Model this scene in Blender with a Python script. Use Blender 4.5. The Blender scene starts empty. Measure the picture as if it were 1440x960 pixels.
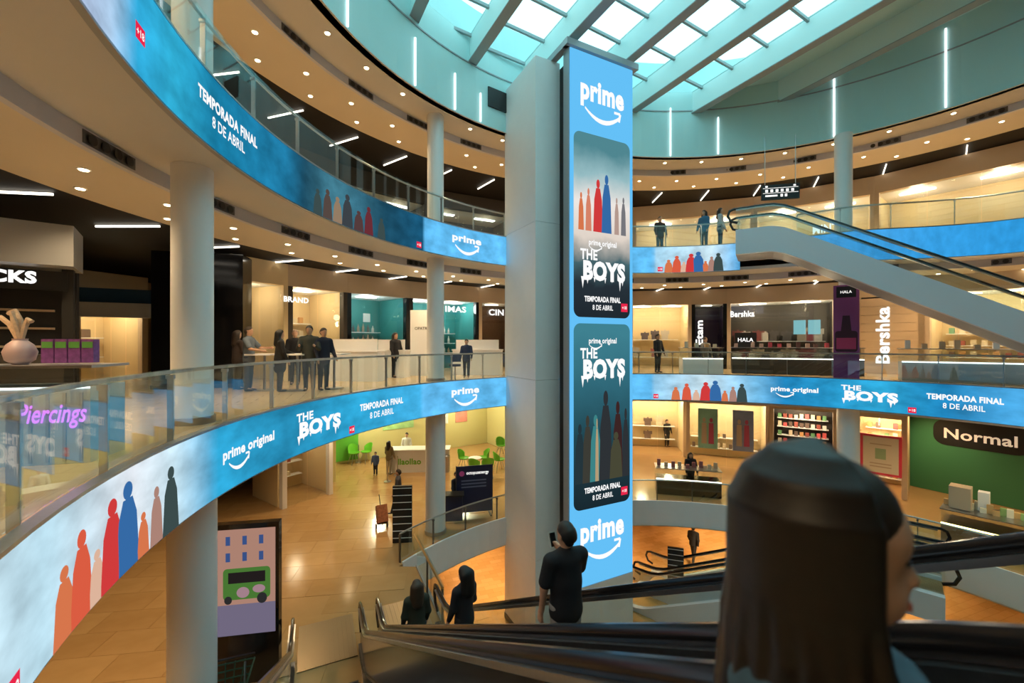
import bpy, bmesh, math, random
import numpy as np
from mathutils import Vector, Matrix
random.seed(7)
scene = bpy.context.scene
COL = scene.collection
PI = math.pi

# ---------------------------------------------------------------- camera, sky, exposure
F = 600.0                                     # focal length in pixels of a 1440 px wide frame
EYE = 1.27
cd = bpy.data.cameras.new('camera'); cam = bpy.data.objects.new('camera', cd); COL.objects.link(cam)
cd.sensor_width = 36.0; cd.lens = 36.0 * F / 1440; cd.shift_y = 2 / 1440; cd.clip_start = 0.05; cd.clip_end = 300
cam.location = (0, 0, EYE); cam.rotation_euler = (PI / 2, 0, 0)
scene.camera = cam
cd.dof.use_dof = True; cd.dof.focus_distance = 12; cd.dof.aperture_fstop = 2.0
world = bpy.data.worlds.new('world'); scene.world = world; world.use_nodes = True
bg = world.node_tree.nodes['Background']; bg.inputs[0].default_value = (0.58, 0.92, 1.0, 1); bg.inputs[1].default_value = 3.6
vs = scene.view_settings
vs.view_transform = 'Standard'; vs.look = 'None'; vs.gamma = 1; vs.use_curve_mapping = False; vs.exposure = 0.0

# ---------------------------------------------------------------- the place: circle of the atrium and levels
CX, CY, R0 = 5.3, 7.7, 9.85
Z2, Z1, Z0, ZB = 5.2, 0.0, -5.2, -8.95         # top of each slab edge; ZB basement floor
def smooth(a, b, x):
    t = min(1, max(0, (x - a) / (b - a))); return t * t * (3 - 2 * t)
def R1(t): return R0
def R2(t):
    d = math.degrees(t)
    return R0 + (2.5 * smooth(50, 25, d) if d > -60 else 2.5 * smooth(-150, -60, d)) if d < 60 else R0
def R3(t):
    d = math.degrees(t)
    return R0 + (1.45 * smooth(115, 30, d) if d > -40 else 1.45 * smooth(-130, -40, d)) if d < 120 else R0
def pol(t, r, z=0.0): return (CX + r * math.cos(t), CY + r * math.sin(t), z)
def hit(px, r=R0):
    m = (px - 720) / F
    a = 1 + m * m; b = -2 * (m * CX + CY); c = CX * CX + CY * CY - r * r
    t = (-b + math.sqrt(b * b - 4 * a * c)) / (2 * a)
    return m * t, t
def th(px, r=R0):
    x, y = hit(px, r); a = math.atan2(y - CY, x - CX)
    return a if a > -1.2 else a + 2 * PI
def gp(px, py, z):                             # point on the plane z seen at a pixel
    Y = F * (EYE - z) / (py - 482); return ((px - 720) / F * Y, Y, z)
def rad(d): return math.radians(d)

# ---------------------------------------------------------------- materials
MATS = {}
def mat(name, col, rough=0.5, metal=0.0, emit=None, estr=0.0, noise=None, spec=0.5, alpha=None, coat=0):
    if name in MATS: return MATS[name]
    m = bpy.data.materials.new(name); m.use_nodes = True; nt = m.node_tree; b = nt.nodes['Principled BSDF']
    b.inputs['Base Color'].default_value = (*col, 1); b.inputs['Roughness'].default_value = rough
    b.inputs['Metallic'].default_value = metal; b.inputs['Specular IOR Level'].default_value = spec
    b.inputs['Coat Weight'].default_value = coat
    if emit: b.inputs['Emission Color'].default_value = (*emit, 1); b.inputs['Emission Strength'].default_value = estr
    if noise:
        sc, amt = noise
        tc = nt.nodes.new('ShaderNodeTexCoord'); n = nt.nodes.new('ShaderNodeTexNoise'); n.inputs['Scale'].default_value = sc; n.inputs['Detail'].default_value = 4
        nt.links.new(tc.outputs['Object'], n.inputs['Vector'])
        mx = nt.nodes.new('ShaderNodeMix'); mx.data_type = 'RGBA'
        mx.inputs['A'].default_value = (*[c * (1 - amt) for c in col], 1); mx.inputs['B'].default_value = (*[min(1, c * (1 + amt)) for c in col], 1)
        nt.links.new(n.outputs['Fac'], mx.inputs['Factor']); nt.links.new(mx.outputs['Result'], b.inputs['Base Color'])
    MATS[name] = m; return m
def glow(name, col, s=1.0):
    if name in MATS: return MATS[name]
    m = bpy.data.materials.new(name); m.use_nodes = True; nt = m.node_tree; nt.nodes.clear()
    e = nt.nodes.new('ShaderNodeEmission'); e.inputs[0].default_value = (*col, 1); e.inputs[1].default_value = s
    o = nt.nodes.new('ShaderNodeOutputMaterial'); nt.links.new(e.outputs[0], o.inputs[0]); MATS[name] = m; return m
def glassmat(name, tint, refl=1.0, rough=0.0):
    m = bpy.data.materials.new(name); m.use_nodes = True; nt = m.node_tree; nt.nodes.clear()
    tr = nt.nodes.new('ShaderNodeBsdfTransparent'); tr.inputs[0].default_value = (*tint, 1)
    gl = nt.nodes.new('ShaderNodeBsdfGlossy'); gl.inputs['Roughness'].default_value = rough; gl.inputs[0].default_value = (.9, .97, 1, 1)
    lw = nt.nodes.new('ShaderNodeLayerWeight'); lw.inputs[0].default_value = .5
    pw = nt.nodes.new('ShaderNodeMath'); pw.operation = 'POWER'; pw.inputs[1].default_value = 3.5; nt.links.new(lw.outputs['Facing'], pw.inputs[0])
    mu = nt.nodes.new('ShaderNodeMath'); mu.operation = 'MULTIPLY_ADD'; mu.inputs[1].default_value = .55 * refl; mu.inputs[2].default_value = .045 * refl; mu.use_clamp = True
    fr = pw
    mx = nt.nodes.new('ShaderNodeMixShader'); o = nt.nodes.new('ShaderNodeOutputMaterial')
    nt.links.new(fr.outputs[0], mu.inputs[0]); nt.links.new(mu.outputs[0], mx.inputs[0])
    nt.links.new(tr.outputs[0], mx.inputs[1]); nt.links.new(gl.outputs[0], mx.inputs[2]); nt.links.new(mx.outputs[0], o.inputs[0])
    MATS[name] = m; return m
GLASS = glassmat('balustrade_glass', (.93, .98, .98), 1.0)
SHOPGLASS = glassmat('shop_glass', (.93, .96, .95), .8)
SKYGLASS = glassmat('skylight_glass', (.72, .80, .79), .3)
WHITE = mat('white_paint', (.82, .82, .83), .55, noise=(3, .03))
COLW = mat('column_white', (.82, .82, .83), .4)
SOFFIT = mat('soffit_paint', (.62, .60, .57), .6, noise=(1.5, .03))
CEILW = mat('ceiling_paint', (.70, .62, .50), .65, noise=(1.2, .03))
BLACKC = mat('black_ceiling', (.012, .011, .011), .7)
BLACKG = mat('black_gloss', (.008, .008, .010), .12)
BLACK = mat('black_matt', (.012, .012, .013), .5)
RUBBER = mat('handrail_rubber', (.010, .010, .012), .22)
STEEL = mat('brushed_steel', (.50, .50, .52), .3, 1.0, noise=(30, .1))
DSTEEL = mat('dark_steel', (.13, .13, .14), .35, .9)
LAV = mat('lip_paint', (.60, .60, .68), .5)
TEALW = mat('drum_wall_paint', (.52, .78, .78), .6, noise=(.8, .03))
BEIGE = mat('beige_panel', (.55, .43, .30), .5, noise=(2, .06))
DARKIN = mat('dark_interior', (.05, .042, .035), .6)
WARMW = mat('warm_wall', (.70, .55, .32), .6, noise=(2, .05))
GREYM = mat('grey_metal', (.36, .37, .39), .45, .3)
WHITEG = glow('lamp_white', (1, .93, .80), 6.0)
LINEL = glow('line_lamp', (1, .90, .74), 4.0)
COOLL = glow('cool_line_lamp', (.92, 1, 1), 2.2)
DOWNL = glow('downlight_lens', (1, .80, .48), 14.0)
SCRW = glow('screen_white', (1, 1, 1), 1.0)
SCRRED = glow('screen_red', (.82, .02, .07), 1.0)
SCRBLUE = glow('screen_sky_blue', (.13, .53, .93), 1.0)
SIGNW = glow('sign_white', (1, .98, .94), 1.3)

# ---------------------------------------------------------------- mesh builder
class MB:
    def __init__(s): s.v = []; s.f = []; s.m = []
    def add(s, vs, fs, mi=0):
        o = len(s.v); s.v += [tuple(v) for v in vs]; s.f += [tuple(i + o for i in f) for f in fs]; s.m += [mi] * len(fs); return s
    def box(s, c, d, rz=0.0, mi=0, rx=0.0):
        M = Matrix.Translation(c) @ Matrix.Rotation(rz, 4, 'Z') @ Matrix.Rotation(rx, 4, 'X')
        vs = [M @ Vector((x * d[0] / 2, y * d[1] / 2, z * d[2] / 2)) for x in (-1, 1) for y in (-1, 1) for z in (-1, 1)]
        return s.add(vs, [(0, 1, 3, 2), (4, 6, 7, 5), (0, 4, 5, 1), (2, 3, 7, 6), (0, 2, 6, 4), (1, 5, 7, 3)], mi)
    def cyl(s, p0, p1, r0, r1=None, n=16, mi=0, caps=True):
        r1 = r0 if r1 is None else r1; a = Vector(p0); b = Vector(p1); d = (b - a).normalized()
        u = d.orthogonal().normalized(); w = d.cross(u)
        vs = []
        for k in range(n):
            q = 2 * PI * k / n; e = u * math.cos(q) + w * math.sin(q); vs += [a + e * r0, b + e * r1]
        fs = [(2 * k, 2 * ((k + 1) % n), 2 * ((k + 1) % n) + 1, 2 * k + 1) for k in range(n)]
        if caps: fs += [tuple(2 * k for k in range(n))[::-1], tuple(2 * k + 1 for k in range(n))]
        return s.add(vs, fs, mi)
    def tube(s, pts, r, n=8, mi=0, flat=1.0, up=(0, 0, 1)):
        P = [Vector(p) for p in pts]; vs = []; up = Vector(up)
        for i, p in enumerate(P):
            d = (P[min(i + 1, len(P) - 1)] - P[max(i - 1, 0)]).normalized()
            w = d.cross(up); w = w.normalized() if w.length > 1e-4 else d.orthogonal().normalized(); u = w.cross(d)
            for k in range(n):
                q = 2 * PI * (k + .5) / n; vs.append(p + w * r * math.cos(q) + u * r * flat * math.sin(q))
        fs = [(i * n + k, i * n + (k + 1) % n, (i + 1) * n + (k + 1) % n, (i + 1) * n + k) for i in range(len(P) - 1) for k in range(n)]
        fs += [tuple(range(n))[::-1], tuple((len(P) - 1) * n + k for k in range(n))]
        return s.add(vs, fs, mi)
    def prism(s, poly, z0, z1, mi=0):
        n = len(poly); vs = [(x, y, z0) for x, y in poly] + [(x, y, z1) for x, y in poly]
        return s.add(vs, [tuple(range(n))[::-1], tuple(range(n, 2 * n))] + [(k, (k + 1) % n, n + (k + 1) % n, n + k) for k in range(n)], mi)
    def ring(s, t0, t1, ri, ro, z0, z1, n=None, mi=0):          # ri, ro: functions of the angle
        n = n or max(2, int(abs(t1 - t0) / rad(2.5))); vs = []
        for k in range(n + 1):
            t = t0 + (t1 - t0) * k / n; a, b = ri(t), ro(t)
            vs += [pol(t, a, z0), pol(t, b, z0), pol(t, b, z1), pol(t, a, z1)]
        fs = []
        for k in range(n):
            o = 4 * k
            for j in range(4): fs.append((o + j, o + (j + 1) % 4, o + 4 + (j + 1) % 4, o + 4 + j))
        fs += [(0, 1, 2, 3), (4 * n + 3, 4 * n + 2, 4 * n + 1, 4 * n)]
        return s.add(vs, fs, mi)
    def lathe(s, prof, c=(0, 0, 0), n=20, mi=0):
        vs = [(c[0] + r * math.cos(2 * PI * k / n), c[1] + r * math.sin(2 * PI * k / n), c[2] + z) for r, z in prof for k in range(n)]
        fs = [(i * n + k, i * n + (k + 1) % n, (i + 1) * n + (k + 1) % n, (i + 1) * n + k) for i in range(len(prof) - 1) for k in range(n)]
        fs += [tuple(range(n))[::-1], tuple((len(prof) - 1) * n + k for k in range(n))]
        return s.add(vs, fs, mi)
    def build(s, name, mats, parent=None, smooth=False, fix=True):
        me = bpy.data.meshes.new(name); me.from_pydata(s.v, [], s.f)
        if not isinstance(mats, (list, tuple)): mats = [mats]
        for m in mats: me.materials.append(m)
        me.polygons.foreach_set('material_index', s.m)
        if fix:
            b = bmesh.new(); b.from_mesh(me); bmesh.ops.recalc_face_normals(b, faces=b.faces); b.to_mesh(me); b.free()
        if smooth:
            me.polygons.foreach_set('use_smooth', [True] * len(me.polygons))
            try: me.set_sharp_from_angle(angle=rad(40))
            except Exception: pass
        o = bpy.data.objects.new(name, me); COL.objects.link(o)
        if parent: o.parent = parent
        return o
def tag(o, label, cat, group=None):
    o['label'] = label; o['category'] = cat
    if group: o['group'] = group
    return o
def struct(o, label=None):
    o['kind'] = 'structure'
    if label: o['label'] = label
    return o
def thing(name, label, cat, loc=(0, 0, 0), rz=0.0, group=None):
    o = bpy.data.objects.new(name, None); COL.objects.link(o); o.location = loc; o.rotation_euler = (0, 0, rz); o.empty_display_size = .1
    return tag(o, label, cat, group)
def copy_tree(o, parent=None):
    c = o.copy(); COL.objects.link(c); c.parent = parent
    for ch in o.children: copy_tree(ch, c)
    return c

# ---------------------------------------------------------------- flat print: text and shapes as 2-D meshes mapped on a surface
_tc = {}
def text2d(s, bold=0.0, shear=0.0):
    k = (s, bold, shear)
    if k not in _tc:
        cu = bpy.data.curves.new('t', 'FONT'); cu.body = s; cu.size = 1; cu.align_x = 'CENTER'; cu.offset = bold; cu.shear = shear; cu.resolution_u = 3
        cu.space_character = 1.0 + bold * 1.6
        o = bpy.data.objects.new('t', cu); COL.objects.link(o); dg = bpy.context.evaluated_depsgraph_get(); dg.update()
        me = o.evaluated_get(dg).to_mesh(); v = [(p.co.x, p.co.y) for p in me.vertices]; f = [tuple(p.vertices) for p in me.polygons]
        bpy.data.objects.remove(o); bpy.data.curves.remove(cu); _tc[k] = (v, f)
    return _tc[k]
class Print:                                    # collects 2-D shapes (x right, y up, metres)
    def __init__(s): s.v = []; s.f = []
    def text(s, t, x, y, h, w=None, bold=0.0, shear=0.0):        # centred at x, cap height h, squeezed to width w
        v, f = text2d(t, bold, shear); xs = [p[0] for p in v]; wid = max(xs) - min(xs); cx = (max(xs) + min(xs)) / 2
        sy = h / .69; sx = (w / wid) if w else sy; o = len(s.v)
        s.v += [(x + (p[0] - cx) * sx, y + p[1] * sy) for p in v]; s.f += [tuple(i + o for i in q) for q in f]; return s
    def poly(s, pts): o = len(s.v); s.v += pts; s.f.append(tuple(range(o, o + len(pts)))); return s
    def rect(s, x0, y0, x1, y1): return s.poly([(x0, y0), (x1, y0), (x1, y1), (x0, y1)])
    def rrect(s, x0, y0, x1, y1, r):
        P = []
        for cx, cy, a in ((x1 - r, y1 - r, 0), (x0 + r, y1 - r, 90), (x0 + r, y0 + r, 180), (x1 - r, y0 + r, 270)):
            P += [(cx + r * math.cos(rad(a + 15 * k)), cy + r * math.sin(rad(a + 15 * k))) for k in range(7)]
        return s.poly(P)
    def oval(s, x, y, rx, ry, n=18): return s.poly([(x + rx * math.cos(2 * PI * k / n), y + ry * math.sin(2 * PI * k / n)) for k in range(n)])
    def stroke(s, pts, w):
        for (x0, y0), (x1, y1) in zip(pts, pts[1:]):
            d = math.hypot(x1 - x0, y1 - y0) or 1; nx, ny = -(y1 - y0) / d * w / 2, (x1 - x0) / d * w / 2
            s.poly([(x0 + nx, y0 + ny), (x0 - nx, y0 - ny), (x1 - nx, y1 - ny), (x1 + nx, y1 + ny)])
        return s
    def smile(s, x, y, w):                       # curved arrow under the word
        n = 10; up = []; lo = []
        for k in range(n + 1):
            a = -1 + 2 * k / n; yy = -.20 * w * (1 - a * a); t = .085 * w * (.25 + .75 * (1 - abs(a - .15) ** 2 * .7))
            up.append((x + a * w / 2, y + yy + .02 * w)); lo.append((x + a * w / 2, y + yy - t))
        for k in range(n): s.poly([up[k], lo[k], lo[k + 1], up[k + 1]])
        ex, ey = x + w * .5, y + .04 * w
        s.stroke([(ex - .17 * w, ey + .03 * w), (ex + .01 * w, ey + .03 * w), (ex - .03 * w, ey - .16 * w)], .06 * w); return s
    def drips(s, x, y, h, w):                    # dripping two-line logo
        s.text('THE', x - w * .30, y + h * .60, h * .30, w * .36, .035); s.text('BOYS', x + w * .04, y, h * .52, w * .92, .06)
        for dx, l, ww in ((-.43, .30, .035), (-.33, .16, .03), (-.18, .10, .025), (.05, .12, .022), (.20, .08, .03), (.38, .34, .03), (.44, .16, .025)):
            s.poly([(x + dx * w - ww * w, y + .06 * h), (x + dx * w, y - l * h), (x + dx * w + ww * w, y + .06 * h)])
        return s
    def build(s, name, m, fmap, off, parent):
        b = MB(); b.add([fmap(x, y, off) for x, y in s.v], s.f); return b.build(name, m, parent, fix=False)
# ================================================================= STRUCTURE
FULL = (rad(-130), rad(230))
def off(fn, d): return lambda t: fn(t) + d
def const(r): return lambda t: r
ROUT = 25.0
# basement floor
def brickfloor(name, c1, c2, sc, rough):
    m = bpy.data.materials.new(name); m.use_nodes = True; nt = m.node_tree; b = nt.nodes['Principled BSDF']
    tc = nt.nodes.new('ShaderNodeTexCoord'); mp = nt.nodes.new('ShaderNodeMapping'); mp.inputs['Rotation'].default_value[2] = rad(-20)
    br = nt.nodes.new('ShaderNodeTexBrick'); br.inputs['Color1'].default_value = (*c1, 1); br.inputs['Color2'].default_value = (*c2, 1)
    br.inputs['Mortar'].default_value = (*[c * .7 for c in c1], 1); br.inputs['Scale'].default_value = sc; br.inputs['Mortar Size'].default_value = .004
    nt.links.new(tc.outputs['Object'], mp.inputs[0]); nt.links.new(mp.outputs[0], br.inputs[0]); nt.links.new(br.outputs[0], b.inputs['Base Color'])
    b.inputs['Roughness'].default_value = rough; return m
FLOORB = brickfloor('basement_stone', (.50, .27, .09), (.60, .34, .13), .9, .22)
FLOOR0 = mat('stone_bed', (.44, .26, .11), .16, noise=(2, .1))
FLOOR1 = brickfloor('gallery_stone', (.50, .36, .21), (.56, .41, .25), .8, .2)
b = MB(); b.ring(*FULL, const(0.01), const(ROUT), ZB - .3, ZB, n=96); struct(b.build('floor_basement', FLOORB))
# ground floor: annulus plus the deck at the left of the escalators
LN0 = (-2.78, 12.45); LD = (.42, -.907)
deck = [pol(rad(a), R0 + .01)[:2] for a in range(151, 250, 3)] + [(LN0[0] + LD[0] * k, LN0[1] + LD[1] * k) for k in (15.6, 8, 3.8, 0)]
b = MB(); b.ring(*FULL, R1, const(ROUT), Z0 - .35, Z0 - .06, n=96); b.prism(deck, Z0 - .35, Z0 - .06)
g0 = struct(b.build('floor_ground', FLOOR0))
# stone tiles of the ground floor that can be seen one by one
def inpoly(x, y, P):
    c = False; j = len(P) - 1
    for i in range(len(P)):
        if (P[i][1] > y) != (P[j][1] > y) and x < (P[j][0] - P[i][0]) * (y - P[i][1]) / (P[j][1] - P[i][1]) + P[i][0]: c = not c
        j = i
    return c
def on_ground(x, y):
    r = math.hypot(x - CX, y - CY); return r > R0 + .25 or inpoly(x, y, deck)
TILEM = bpy.data.materials.new('polished_stone_tile'); TILEM.use_nodes = True
nt = TILEM.node_tree; pb = nt.nodes['Principled BSDF']; oi = nt.nodes.new('ShaderNodeObjectInfo'); cr = nt.nodes.new('ShaderNodeValToRGB')
cr.color_ramp.elements[0].color = (.36, .20, .075, 1); cr.color_ramp.elements[1].color = (.52, .32, .14, 1)
nz = nt.nodes.new('ShaderNodeTexNoise'); nz.inputs['Scale'].default_value = 2.5; ma = nt.nodes.new('ShaderNodeMath'); ma.operation = 'MULTIPLY_ADD'; ma.inputs[1].default_value = .6
ma2 = nt.nodes.new('ShaderNodeMath'); ma2.operation = 'MULTIPLY'; ma2.inputs[1].default_value = .5
nt.links.new(nz.outputs['Fac'], ma.inputs[0]); nt.links.new(oi.outputs['Random'], ma2.inputs[0]); nt.links.new(ma2.outputs[0], ma.inputs[2])
nt.links.new(ma.outputs[0], cr.inputs[0]); nt.links.new(cr.outputs[0], pb.inputs['Base Color']); pb.inputs['Roughness'].default_value = .16
ta = rad(8); TS = (1.25, .8); cand = []
for i in range(-20, 20):
    for j in range(-6, 34):
        lx = (i + (.5 if j % 2 else 0)) * TS[0]; ly = j * TS[1]
        x = lx * math.cos(ta) - ly * math.sin(ta); y = lx * math.sin(ta) + ly * math.cos(ta)
        if y < 2.5 or y > 24 or not all(on_ground(x + dx, y + dy) for dx in (-.75, .75) for dy in (-.55, .55)): continue
        px = 720 + F * x / y; py = 482 + F * (EYE - Z0) / y
        if -60 < px < 720 and py < 1010: cand.append((y, x))
cand.sort(); cand = cand[:300]; tile_me = None
for y, x in cand:
    if tile_me is None:
        o = MB().box((0, 0, 0), (TS[0] - .008, TS[1] - .008, .012)).build('tile', TILEM, g0); tile_me = o.data
    else:
        o = bpy.data.objects.new('tile', tile_me); COL.objects.link(o); o.parent = g0
    o.location = (x, y, Z0 - .056); o.rotation_euler[2] = ta
# gallery floors and slab edges
b = MB(); b.ring(*FULL, off(R1, .06), const(ROUT), Z1 - .5, Z1 - .05, n=96); struct(b.build('floor_gallery', FLOOR1))
b = MB(); b.ring(*FULL, off(R2, .06), const(ROUT), Z2 - .5, Z2 - .05, n=96); struct(b.build('floor_upper', FLOOR1))
# ceilings: soffit at the edge, a step with air nozzles, warm ceiling, black zone outside
def ceiling(name, Rf, zs, w1=1.35, w2=3.25):
    b = MB(); b.ring(*FULL, off(Rf, .03), off(Rf, w1 + .1), zs, zs + .12, n=110); struct(b.build('ceiling_soffit_' + name, SOFFIT))
    b = MB(); b.ring(*FULL, off(Rf, w1), off(Rf, w1 + .10), zs - .25, zs, n=110); struct(b.build('trim_' + name, LAV))
    b = MB(); b.ring(*FULL, off(Rf, w1 + .1), off(Rf, w2), zs - .25, zs - .15, n=110); struct(b.build('ceiling_' + name, CEILW))
    b = MB(); b.ring(*FULL, off(Rf, w2), const(ROUT), zs - .12, zs - .02, n=110); struct(b.build('ceiling_black_' + name, BLACKC))
ceiling('gallery', R2, Z2 - 1.05); ceiling('upper', R3, 9.07); ceiling('ground', R1, Z1 - 1.05)
b = MB(); b.ring(*FULL, R1, const(ROUT), Z0 - 1.05, Z0 - .95, n=96); struct(b.build('ceiling_basement', CEILW))
b = MB(); b.ring(*FULL, const(ROUT), const(ROUT + .3), ZB - .3, 13.2, n=96); struct(b.build('wall_outer', WARMW))
# drum wall under the skylight
b = MB(); b.ring(*FULL, R3, off(R3, .25), 9.07, 13.0, n=110); struct(b.build('wall_drum', TEALW))
b = MB(); b.ring(*FULL, off(R3, -.02), off(R3, .03), 9.055, 9.08, n=110); struct(b.build('trim_drum_edge', SOFFIT))
b = MB(); b.ring(*FULL, off(R3, -.03), R3, 10.98, 11.02, n=110); struct(b.build('trim_drum_cable_tray', GREYM))
# roof: beams, purlins and panes
roof = bpy.data.objects.new('ceiling_skylight', None); COL.objects.link(roof); struct(roof, 'glazed skylight roof with deep white beams over the atrium')
E = Vector((-.5, .866, 0)); P = Vector((.866, .5, 0)); cq = CX * P.x + CY * P.y; ce = CX * E.x + CY * E.y
def zroof(x, y): return 11.2 + (12.36 - y) * .05
BEAMM = mat('beam_paint', (.62, .82, .81), .55); PURL = mat('purlin_grey', (.30, .36, .37), .45)
qs = [6.27 + 2.34 * i for i in range(-4, 7)]
def chord(q, r=11.0):
    d = q - cq
    if abs(d) >= r: return None
    h = math.sqrt(r * r - d * d); return ce - h, ce + h
def prt(q, e, z): v = P * q + E * e; return (v.x, v.y, z)
for q in qs:
    c = chord(q)
    if not c: continue
    vs = []
    for e in c:
        x, y, _ = prt(q, e, 0); z = zroof(x, y)
        vs += [prt(q - .13, e, z), prt(q + .13, e, z), prt(q + .13, e, z + .9), prt(q - .13, e, z + .9)]
    b = MB(); b.add(vs, [(0, 1, 2, 3), (7, 6, 5, 4), (0, 4, 5, 1), (1, 5, 6, 2), (2, 6, 7, 3), (3, 7, 4, 0)]); bo = b.build('beam', BEAMM, roof)
    vs = [prt(q + s, e, zroof(*prt(q, e, 0)[:2]) - d) for e in c for s, d in ((-.17, .03), (.17, .03), (.17, 0), (-.17, 0))]
    MB().add(vs, [(0, 1, 2, 3), (7, 6, 5, 4), (0, 4, 5, 1), (1, 5, 6, 2), (2, 6, 7, 3), (3, 7, 4, 0)]).build('beam_flange', PURL, bo)
OPAQ = mat('roof_panel_paint', (.52, .78, .78), .6)
for qa, qb in zip(qs, qs[1:]):
    ca, cb = chord(qa), chord(qb)
    if not ca and not cb: continue
    lo = min(c[0] for c in (ca, cb) if c); hi = max(c[1] for c in (ca, cb) if c); n = int((hi - lo) / 1.35) + 1; L = (hi - lo) / n
    for k in range(n):
        e0, e1 = lo + k * L, lo + (k + 1) * L; vs = []
        for q, e in ((qa + .13, e0), (qb - .13, e0), (qb - .13, e1), (qa + .13, e1)):
            x, y, _ = prt(q, e, 0); z = zroof(x, y) + .84; vs += [(x, y, z), (x, y, z + .03)]
        fs = [(0, 2, 4, 6), (1, 7, 5, 3), (0, 1, 3, 2), (2, 3, 5, 4), (4, 5, 7, 6), (6, 7, 1, 0)]
        solid = qa > 15
        MB().add(vs, fs).build('roof_panel' if solid else 'pane', OPAQ if solid else SKYGLASS, roof)
        if not solid:
            a = Vector(vs[0]); c2 = Vector(vs[2]); MB().tube([a - Vector((0, 0, .05)), c2 - Vector((0, 0, .05))], .06, 4, flat=1.2).build('purlin', PURL, roof)
# vertical tube lamps on the drum wall
def tubes():
    for px, y0, y1 in ((489, 0, 34), (584, 53, 120), (640, 103, 155), (676, 132, 172), (943, 152, 220), (1010, 165, 216), (1173, 108, 192), (1330, 40, 160)):
        r = 10.2
        for _ in range(4): t = th(px, r); r = R3(t) - .04
        x, y = hit(px, r); z0 = 9.12; z1 = max(z0 + 1.0, EYE + (482 - y0) / F * y)
        o = MB().cyl((x, y, z0), (x, y, min(z1, 12)), .028, n=8).build('wall_tube_lamp', COOLL)
        tag(o, 'thin vertical white light tube on the pale drum wall under the skylight', 'lamp', 'vertical light tubes on the drum wall')
tubes()
b = MB(); t = th(705, R0); b.box(pol(t, R0 - .02, 10.15), (.1, 1.2, .7), t); tag(b.build('air_vent', BLACK), 'black rectangular opening high in the drum wall beside the white pillar', 'vent')

# columns: one per floor and position
for k, (deg, where) in enumerate(((183.5, 'at the left, nearest the camera'), (138.5, 'left of the white pillar'), (93.5, 'hidden behind the screen tower'), (48.5, 'at the right, by the rising escalator'))):
    x, y, _ = pol(rad(deg), R0 + .75)
    for z0, z1, r, lv in ((Z0 - .05, Z1 - 1.05, .34, 'ground floor'), (Z1 - .05, Z2 - 1.05, .29, 'gallery floor'), (Z2 - .05, 9.07, .28, 'upper floor')):
        xx, yy = (x, y) if not (deg == 48.5 and z1 > 9) else hit(1186, 10.95)
        o = thing('round_column', f'round white column on the {lv}, {where}', 'column', (xx, yy, z0), 0, 'round columns of the atrium')
        b = MB(); b.cyl((0, 0, 0), (0, 0, z1 - z0), r, n=32); b.build('shaft', COLW, o, True)
        b = MB(); b.cyl((0, 0, 0), (0, 0, .12), r + .03, n=32); b.build('base_collar', STEEL, o, True)

# balustrades
def balustrade(name, label, Rf, z, h, t0, t1, fascia=False):
    root = thing(name, label, 'balustrade', pol((t0 + t1) / 2, Rf((t0 + t1) / 2) + .08, z)); inv = Matrix.Translation(root.location).inverted()
    def put(o): o.matrix_parent_inverse = inv; return o
    n = max(1, round(abs(t1 - t0) * R0 / 1.35)); dt = (t1 - t0) / n
    for k in range(n):
        a, c = t0 + dt * k + .0012, t0 + dt * (k + 1) - .0012
        b = MB(); b.ring(a, c, off(Rf, .075), off(Rf, .09), z + .02, z + h - .02, n=3); put(b.build('glass_panel', GLASS, root))
        if fascia:
            b = MB(); b.ring(a, c, off(Rf, -.03), off(Rf, .03), z - 1.0, z, n=3); put(b.build('fascia_panel', WHITE, root))
    for k in range(n + 1):
        t = t0 + dt * k; x, y, _ = pol(t, Rf(t) + .12)
        b = MB(); b.box((x, y, z + (h - .1) / 2 - .05), (.07, .018, h), t); b.box((x, y, z + h - .12), (.09, .05, .05), t); put(b.build('post', DSTEEL if fascia else STEEL, root))
    pts = [pol(t0 + (t1 - t0) * k / (n * 3), Rf(t0 + (t1 - t0) * k / (n * 3)) + .13, z + h - .06) for k in range(n * 3 + 1)]
    put(MB().tube(pts, .026, 8).build('handrail', STEEL, root, True)); return root
balustrade('glass_balustrade', 'curved glass balustrade with steel handrail along the gallery, above the lower ribbon screen', R1, Z1, .95, rad(224), rad(-12))
balustrade('glass_balustrade', 'curved glass balustrade on the upper floor, above the upper ribbon screen at the left', R2, Z2, .95, rad(236), rad(68))
balustrade('glass_balustrade', 'glass balustrade on the upper floor at the right, behind the rising escalator', R2, Z2, .95, rad(57), rad(5))
balustrade('glass_balustrade', 'glass balustrade over white fascia panels around the ground floor opening', R1, Z0, .85, rad(150), rad(22), True)
# straight balustrade beside the escalator landing on the ground floor
rt = thing('landing_balustrade', 'short straight glass balustrade with golden handrail beside the escalator landing', 'balustrade', (LN0[0], LN0[1], Z0 - .05), math.atan2(LD[1], LD[0]))
for k in range(2):
    MB().box((.75 + 1.45 * k, 0, .5), (1.4, .015, .9)).build('glass_panel', GLASS, rt)
    MB().box((1.48 + 1.45 * k, -.05, .48), (.06, .04, .96)).build('post', DSTEEL, rt)
MB().tube([(0, -.06, .95), (3.0, -.06, .95)], .03, 8).build('handrail', mat('brass', (.6, .42, .2), .3, 1), rt, True)
MB().box((1.5, 0, -.2), (3.0, .06, .5)).build('kick_plate', GREYM, rt)

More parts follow.
